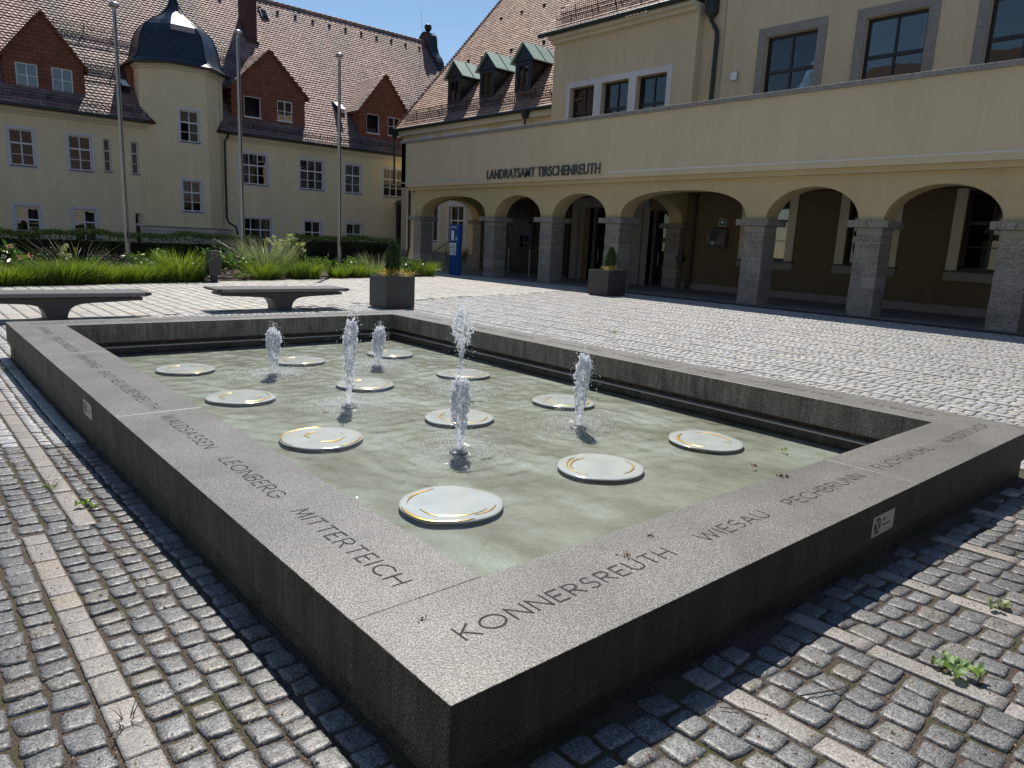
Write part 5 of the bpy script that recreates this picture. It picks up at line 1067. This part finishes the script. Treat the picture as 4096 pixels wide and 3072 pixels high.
gl = ['clipped by the left photo edge', 'second from the left photo edge', 'below the peony with white flowers', 'under the round seed heads', 'below the orange bloom', 'darker, left of the leftmost flagpole', 'left of the leftmost flagpole, bright', 'just left of the foot of the leftmost flagpole', 'in front of the leftmost flagpole', 'right of the leftmost flagpole', 'before the leafy bushes, left one', 'before the leafy bushes, right one', 'the biggest dome, left of the bollard lamp', 'right behind the biggest dome beside the bollard lamp', 'low dome below the silvery fountain grass', 'darker tuft right of the dome below the fountain grass', 'darker tuft left of the spiky bright one mid bed', 'spiky bright tuft mid bed', 'at the foot of the rightmost flagpole', 'right of the rightmost flagpole', 'second right of the rightmost flagpole', 'just left of the near planter', 'darker, just right of the near planter shrub', 'last bright one at the right end of the bed']
for (px, sc, k), lb in zip(where, gl):
    y = yb(pxx(px, 21))+.55; x = pxx(px, y); y = yb(x)+.5
    dup(grass_tpl[k], (pxx(px, y), y, .02), random.uniform(0, 6), (sc*.98, sc*.98, sc*random.uniform(1.05, 1.3)), ('yellow green ' if k < 2 else 'mid green ')+'grass tuft '+lb)
for t in grass_tpl:
    for c_ in list(t.children): bpy.data.objects.remove(c_)
    bpy.data.objects.remove(t)
def hedge(label, x0, x1, y0, y1, h0, h1, dens, seed):
    rg = np.random.default_rng(seed); t = thing('hedge', label, 'hedge', (0, 0, 0), 0, 'clipped yew hedges'); L = x1-x0; n = int(dens*L); P = []
    hf = lambda x: h0+(h1-h0)*(x-x0)/L+.05*np.sin(x*1.7)+.03*np.sin(x*4.1)
    a = rg.uniform(x0, x1, n); f = rg.uniform(0, 1, n); front = f < .55; z = np.where(front, rg.uniform(.05, 1, n), 1.0)*hf(a); y = np.where(front, y0+.05*np.sin(a*5+z*7), rg.uniform(y0, y1, n))
    y = y+rg.normal(0, .05, n)+.10*np.sin(a*2.3); z = z+rg.normal(0, .035, n)
    ends = rg.uniform(0, 1, n) < .03; a = np.where(ends, x1, a)
    cards('foliage', np.stack([a, y, z], -1), .085, 'leaf_hedge', t, .22, .5, rg)
    k = int(14*L); a = rg.uniform(x0, x1, k); P = np.stack([a, rg.uniform(y0, y1, k), hf(a)-.03], -1); m_ = 9
    PP = np.repeat(P, m_, 0); PP[:, 2] += np.tile(np.linspace(0, .16, m_), k)*np.repeat(rg.uniform(.3, 1.9, k), m_); cards('shoots', PP, .055, 'leaf_hedge', t, .2, .8, rg)
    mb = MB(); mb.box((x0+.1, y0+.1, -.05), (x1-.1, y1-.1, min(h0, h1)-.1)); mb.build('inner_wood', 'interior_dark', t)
hedge('long dark clipped hedge below the left windows and the stair tower', -7, 10.9, 28.4, 29.5, 1.08, 1.30, 4200, 3)
hedge('shorter dark hedge right of the cream flowering shrub behind the rightmost flagpole', 12.5, 17.6, 28.4, 29.5, 1.42, 1.44, 4200, 4)
def bush(label, px, y, R0, H0, n, leafsz, mat, cat='shrub', asp=.34, stems=True, flowers=None, seed=0, name='leafy_bush'):
    rg = np.random.default_rng(seed+int(px)); x = pxx(px, y); t = thing(name, label, cat, (x, y, .02)); q = rg.uniform(0, 6.283, n); f = rg.uniform(0, 1, n)**.6; el = rg.uniform(0, 1, n)
    ns = max(6, int(n/26)); sa = rg.uniform(0, 6.283, ns); sr = rg.uniform(.15, 1, ns); sh = rg.uniform(.6, 1.05, ns); P = []; Dd = []
    for i in range(ns):
        m_ = n//ns; u_ = rg.uniform(.3, 1, m_)**.7; px_ = R0*sr[i]*u_*np.cos(sa[i]); py_ = R0*sr[i]*u_*np.sin(sa[i]); pz = H0*sh[i]*u_*(1-.25*sr[i]); P.append(np.stack([px_, py_, pz], -1)+rg.normal(0, .02, (m_, 3))); aa = rg.uniform(0, 6.283, m_); Dd.append(np.stack([np.cos(aa), np.sin(aa), rg.uniform(-.3, .6, m_)], -1))
    P = np.concatenate(P); Dd = np.concatenate(Dd); cards('foliage', P, leafsz, mat, t, asp, .15, rg, dirs=Dd)
    if stems:
        mb = MB()
        for i in range(ns): mb.tube([(0, 0, 0), (R0*sr[i]*.5*math.cos(sa[i]), R0*sr[i]*.5*math.sin(sa[i]), H0*sh[i]*.45), (R0*sr[i]*math.cos(sa[i]), R0*sr[i]*math.sin(sa[i]), H0*sh[i]*(1-.25*sr[i]))], .006, 4)
        mb.build('stems', 'twig', t)
    if flowers:
        fm, k, fs = flowers; P = []
        for i in range(k):
            j = rg.integers(ns); c_ = np.array([R0*sr[j]*math.cos(sa[j]), R0*sr[j]*math.sin(sa[j]), H0*sh[j]*(1-.2*sr[j])+.03]); P.append(c_+rg.normal(0, fs*.35, (26, 3)))
        cards('flowers', np.concatenate(P), fs*.5, fm, t, .8, 0, rg)
    return t
bush('peony bush with white and pink blooms near the left photo edge', 62, 22.6, .55, .95, 420, .19, 'leaf_broad', flowers=('flower_pink', 2, .09))
bush('grey leaved aster bush under the hedge left of the orange bloom', 225, 23.6, .75, .95, 800, .07, 'leaf_dark')
bush('low leafy perennial between peony and seed heads', 150, 22.4, .4, .6, 260, .10, 'leaf_light')
bush('purple brown salvia clump left of the leftmost flagpole foot', 440, 23.6, .85, .85, 800, .07, 'leaf_purple'); bush('green leafy clump behind the orange bloom', 360, 23.4, .7, .75, 600, .08, 'leaf_broad')
bush('broad leaved bush just right of the leftmost flagpole', 560, 23.8, .7, .85, 560, .13, 'leaf_broad'); bush('loose light green bush in front of the tower ledge', 640, 24.0, .8, .95, 560, .12, 'leaf_light'); bush('low pale bush behind the biggest grass dome', 760, 23.4, .6, .7, 420, .10, 'leaf_broad')
bush('tall glossy bush directly behind the bollard lamp', 865, 23.2, .75, 1.05, 620, .16, 'leaf_broad', asp=.28); bush('glossy dark leaved bush right of the bollard lamp', 940, 23.2, .75, .85, 620, .15, 'leaf_broad', asp=.28); bush('reddish dark bush left of the middle flagpole', 900, 25.0, .7, .8, 420, .09, 'leaf_purple')
bush('dark shiny leaved bush right of the middle flagpole foot', 990, 24.4, .6, .7, 420, .13, 'leaf_dark', asp=.3)
bush('tall shrub with cream flower heads in the gap of the hedge', 1152, 28.0, .85, 1.55, 1300, .07, 'leaf_light', flowers=('flower_cream', 34, .10)); bush('feathery green clump below the cream flowering shrub', 1140, 24.2, .6, .8, 700, .07, 'leaf_light')
bush('glossy bush mid bed left of the rightmost flagpole', 1262, 24.3, .62, .82, 560, .17, 'leaf_broad', asp=.3); bush('lighter glossy bush close to the rightmost flagpole', 1315, 24.6, .5, .75, 420, .15, 'leaf_light', asp=.3)
bush('yellow green leafy bush right of the rightmost flagpole', 1415, 24.6, .7, .78, 560, .14, 'leaf_light', asp=.32); bush('feathery low clump beside the rightmost flagpole', 1385, 24.0, .5, .6, 420, .07, 'leaf_broad')
bush('broad green bush behind the near planter', 1610, 24.6, .7, .9, 560, .12, 'leaf_broad'); bush('leafy bush at the right end of the bed before the first pillar', 1660, 25.2, .6, .85, 480, .10, 'leaf_broad')
bush('low creeping plant right of the bollard lamp', 975, 22.3, .6, .28, 700, .05, 'leaf_light', cat='plant'); bush('low creeping plant at the foot of the bollard lamp', 800, 21.9, .5, .35, 500, .05, 'leaf_light', cat='plant')
def bigblades(label, px, y, n, R0, H0, mat, wd, droop, spread, name='fountain_grass', seed=1):
    t = thing(name, label, 'ornamental grass', (pxx(px, y), y, .02)); blades('tuft', n, R0, H0, mat, t, wd, droop, np.random.default_rng(seed), 7, spread); return t
bigblades('large silvery fountain grass with long arching blades right of the middle flagpole', 1060, 24.6, 620, 1.0, 1.55, 'grass_silver', .010, .5, .45)
bigblades('wispy tall grass behind the orange bloom', 300, 23.8, 90, 1.0, 1.25, 'grass_silver', .007, .5, .6, seed=5); bigblades('small silvery grass behind the near planter', 1505, 24.8, 260, .7, 1.05, 'grass_silver', .009, .5, .5, seed=6)
def seedheads(label, px, y, hs, mat, r_=.06, cat='flower', name='allium'):
    t = thing(name, label, cat, (pxx(px, y), y, 0)); rg = np.random.default_rng(int(px)); mb = MB(); P = []
    for dx, h in hs: mb.tube([(dx*.3, 0, 0), (dx, 0, h)], .006, 4); d = rg.normal(0, 1, (60, 3)); d /= np.linalg.norm(d, axis=1)[:, None]; P.append(d*r_*.8+np.array([dx, 0, h]))
    mb.build('stems', 'leaf_broad', t); cards('heads', np.concatenate(P), r_*.45, mat, t, .6, 0, rg); return t
seedheads('pale round allium seed heads below the hedge', 272, 23.0, [(-.06, .86), (.05, .66), (-.12, .7), (.0, .95)], 'flower_cream', .075)
seedheads('single orange bloom on a thin stem', 309, 23.0, [(0, .86)], 'flower_orange', .05, name='orange_flower'); seedheads('single pink peony bloom near the left photo edge', 80, 22.2, [(0, .62)], 'flower_pink', .07, name='pink_flower'); seedheads('white blooms at the left photo edge', 20, 22.3, [(-.1, .45), (.12, .5), (.25, .48), (.0, .62)], 'sign_white', .06, name='white_flower')
# shrubs standing in the planters
def conifer(x, y, z, H0, R0, label, n=2600, seed=1):
    rg = np.random.default_rng(seed); t = thing('conifer', label, 'conifer', (x, y, z)); f = rg.uniform(0, 1, n)**.8; q = rg.uniform(0, 6.283, n); lob = 1+.18*np.sin(3*q+5*f)+.12*np.sin(7*q); rr = R0*(np.sin(np.pi*np.clip(f*.86+.12, 0, 1))**.75)*lob*rg.uniform(.55, 1.05, n)
    P = np.stack([rr*np.cos(q), rr*np.sin(q), f*H0], -1); D_ = np.stack([np.cos(q)*.35, np.sin(q)*.35, np.ones(n)*1.2], -1); cards('foliage', P, .075, 'conifer', t, .22, .2, rg, dirs=D_)
    mb = MB(); mb.tube([(0, 0, -.06), (0, 0, H0*.8)], [.02, .006], 6); mb.build('trunk', 'twig', t); return t
conifer(8.02, 13.36, .68, .82, .155, 'tall dark columnar conifer growing in the planter behind the fountain', 3400, 1); conifer(17.82, 15.2, .78, .80, .18, 'small dark conifer growing in the planter before the arcade', 2600, 2)
def drystuff(x, y, z, label, seed):
    rg = np.random.default_rng(seed); t = thing('withered_flowers', label, 'plant', (x, y, z)); blades('stalks', 110, .16, .26, 'dry_straw', t, .004, 1.1, rg, 5, 1.1); P = rg.normal(0, 1, (140, 3))*np.array([.12, .1, .05])+np.array([0, 0, .12]); cards('blossoms', P, .03, 'flower_yellow', t, .8, 0, rg)
drystuff(7.80, 13.12, .70, 'withered yellow flowers left of the conifer in the near planter', 3); drystuff(8.20, 13.15, .70, 'dry straw stalks right of the conifer in the near planter', 4); drystuff(17.55, 15.0, .81, 'withered yellow flowers beside the conifer in the far planter', 5)
bush('white hydrangea in bloom seen through the leftmost arch', 1865, 33.2, .75, 1.15, 900, .11, 'leaf_light', flowers=('flower_cream', 26, .15), name='hydrangea', cat='shrub'); bush('brownish rose bush left of the blue column', 1793, 33.6, .35, 1.1, 160, .07, 'leaf_purple', flowers=('flower_pink', 5, .06), name='rose_bush')
# ================================================================== DEBRIS
def leafpile(label, x, y, s, seed, mat='wilted', n=6):
    rg = np.random.default_rng(seed); z = float(gr(x, y)); t = thing('fallen_leaves', label, 'leaves', (x, y, z)); mb = MB()
    for i in range(n):
        a = rg.uniform(0, 6.28) if n < 5 else i*6.283/n+rg.normal(0, .3); L = s*rg.uniform(.7, 1.2); m = 7; cxx, cyy = s*.25*math.cos(a), s*.25*math.sin(a); vs = []
        for k in range(m+1):
            f = k/m; w_ = L*.36*math.sin(math.pi*f)**.6*(1+.32*math.sin(f*21+i))
            for sd in (-1, -.5, 0, .5, 1):
                u_ = f*L; v_ = sd*w_; vs.append((cxx+u_*math.cos(a)-v_*math.sin(a), cyy+u_*math.sin(a)+v_*math.cos(a), .010+.28*L*abs(sd)*math.sin(f*2.6)*rg.uniform(.5, 1.1)+.012*math.sin(f*9+sd*3+i)+.006*i))
        mb.add(vs, [(k*5+j, k*5+j+1, (k+1)*5+j+1, (k+1)*5+j) for k in range(m) for j in range(4)])
    mb.build('leaf_blades', mat, t, smooth=True); mb = MB(); mb.tube([(0, 0, .02), (s*.5, -s*.8, .008), (s*.8, -s*1.5, .006)], .0016, 5); mb.build('stalk', 'dry_straw', t)
leafpile('wilted green maple leaves on the cobbles right of the fountain', 2.0, -.66, .085, 2); leafpile('bright green fallen leaf on the pale slab strip left of the fountain', -.28, 3.15, .05, 5, 'leaf_light', 3)
leafpile('grey green dried sprig on the setts beyond the maple leaves', 2.78, -.58, .055, 8, 'grass_silver', 5)
def weed(label, x, y, n, s, seed, mat='grass_mid'):
    t = thing('weed', label, 'weed', (x, y, float(gr(x, y)))); blades('tuft', n, s, s*1.1, mat, t, .0018, .6, np.random.default_rng(seed), 4, .7)
weed('small green weed growing at the slab strip joint far left', -.40, 3.62, 34, .04, 1); weed('dry grass wisp across the slab strip bottom left', -.60, .93, 12, .05, 2, 'twig'); weed('tiny weed in a joint below the far left corner of the fountain', -.12, 8.2, 40, .09, 3)
for i, (x, y) in enumerate(((6.0, 11.2), (6.7, 12.2), (7.0, 11.9), (4.6, 11.0), (9.6, 7.8))): weed(['sparse weed near the foot of the near planter', 'weed between the near planter and the bench', 'weed at the corner of the near planter', 'weed behind the far rim of the fountain', 'lone weed on the open plaza'][i], x, y, 40, .10, 10+i)
def twig(label, pts, r_=.003, mat='twig'):
    t = thing('twig', label, 'twig'); mb = MB(); mb.tube([(x, y, float(gr(x, y))+z) for x, y, z in pts], [r_]*(len(pts)-1)+[r_*.4], 6)
    a, b_ = Vector(mb.v[6*(len(pts)//2)]), Vector(mb.v[0]); d = (a-b_); q = Vector((-d.y, d.x, .02))*.5; mb.tube([tuple(a), tuple(a+q)], [r_*.6, r_*.3], 5); mb.build('stick', mat, t)
twig('forked dark twig on the setts by the shadow edge at the right', [(1.32, -.36, .010), (1.40, -.40, .014), (1.47, -.43, .012), (1.55, -.44, .010)]); twig('long thin twig on the setts near the first slab strip', [(1.02, -.22, .010), (1.08, -.28, .012), (1.12, -.36, .010)], .002)
twig('pale bark chip on the setts near the bottom right', [(1.18, -.90, .012), (1.22, -.93, .016), (1.25, -.97, .012)], .005, 'dry_straw'); twig('second pale bark chip at the bottom right corner', [(1.10, -.96, .012), (1.14, -1.0, .018), (1.20, -1.03, .012)], .004, 'dry_straw')
twig('small dark twig on the cobbles left of the fountain', [(-.46, 1.62, .012), (-.42, 1.60, .018), (-.39, 1.57, .012)], .002)
rg = np.random.default_rng(77)   # litter in the joints: nobody could count it
m = 2600; Px = np.concatenate([rg.uniform(-1.4, -.05, m//2), rg.uniform(.3, 4.5, m//2)]); Py = np.concatenate([rg.uniform(-.3, 4.5, m//2), rg.uniform(-1.5, -.1, m//2)]); P = np.stack([Px, Py, gr(Px, Py)+.001], -1)
D_ = rg.normal(0, 1, (m, 3)); D_[:, 2] *= .15; o = cards('leaf_litter', P, .014, 'dead_leaf', None, .5, 0, rg, dirs=D_); tag(o, kind='stuff', label='small brown leaf litter lying in the joints of the cobbles', cat='litter')
def crumb(label, x, y, s, seed, z=HT, mat='dead_leaf', name='dead_bud'):
    rg = np.random.default_rng(seed); t = thing(name, label, 'plant debris', (x, y, z)); P = rg.normal(0, 1, (26, 3))*np.array([s, s, s*.3]); P[:, 2] = np.abs(P[:, 2])+.001; cards('bits', P, s*1.3, mat, t, .6, 0, rg)
crumb('dark dead bud on the rim left of KONNERSREUTH near the corner', .19, .42, .008, 1, mat='twig'); crumb('brown dead bud lying on the rim above the letter U of KONNERSREUTH', 1.16, .35, .012, 2); crumb('dark crumb on the rim past KONNERSREUTH', 1.40, .42, .008, 3, mat='twig'); crumb('dark crumbs at the water side edge of the rim above PECHBRUNN', 2.72, .515, .013, 4, mat='twig')
crumb('floating brown leaf scraps near the right wall of the basin', 3.9, 1.35, .014, 5, z=WZ+.003, mat='dead_leaf', name='floating_leaf'); crumb('small green leaf floating near the right corner of the basin', 4.55, 1.45, .014, 6, z=WZ+.003, mat='leaf_light', name='floating_leaf')

# ================================================================== BUILDINGS OPPOSITE (behind the camera; the windows mirror them)
def opposite(label, F, a0, a1, eave, ridge, dep):
    t = thing('opposite_building', label, 'building'); mb = MB(); hs = []
    a = a0+2
    while a+1.3 < a1-1:
        for z in (1.0, 4.3, 7.5):
            if z+1.8 < eave-.4: hs.append((a, a+1.3, z, z+1.8))
        a += 3.4
    wall(mb, F, a0, a1, -.1, eave, hs, .2); fbox(mb, F, a0+.01, a1-.01, .6, dep, -.1, eave-.1); mb.build('wall', 'stucco_cream', t)
    mb = MB()
    for h in hs: fbox(mb, F, h[0], h[1], .15, .18, h[2], h[3])
    mb.build('window_panes', 'dark_frame', t)
    mb = MB(); P = [(-.5, eave-.2), (dep/2, ridge), (dep+.5, eave-.2)]; mb.prism([F(a0, d, z) for d, z in P], [F(a1, d, z) for d, z in P]); mb.build('roof', 'brick_red', t)
opposite('brown roofed building across the square mirrored in the upper windows', lambda a, d, z: (-21-d, a, z), -20, 36, 11, 21.5, 18)
opposite('building behind the viewer mirrored in the yellow building windows', lambda a, d, z: (a, -30-d, z), -22, 34, 8, 14, 12)
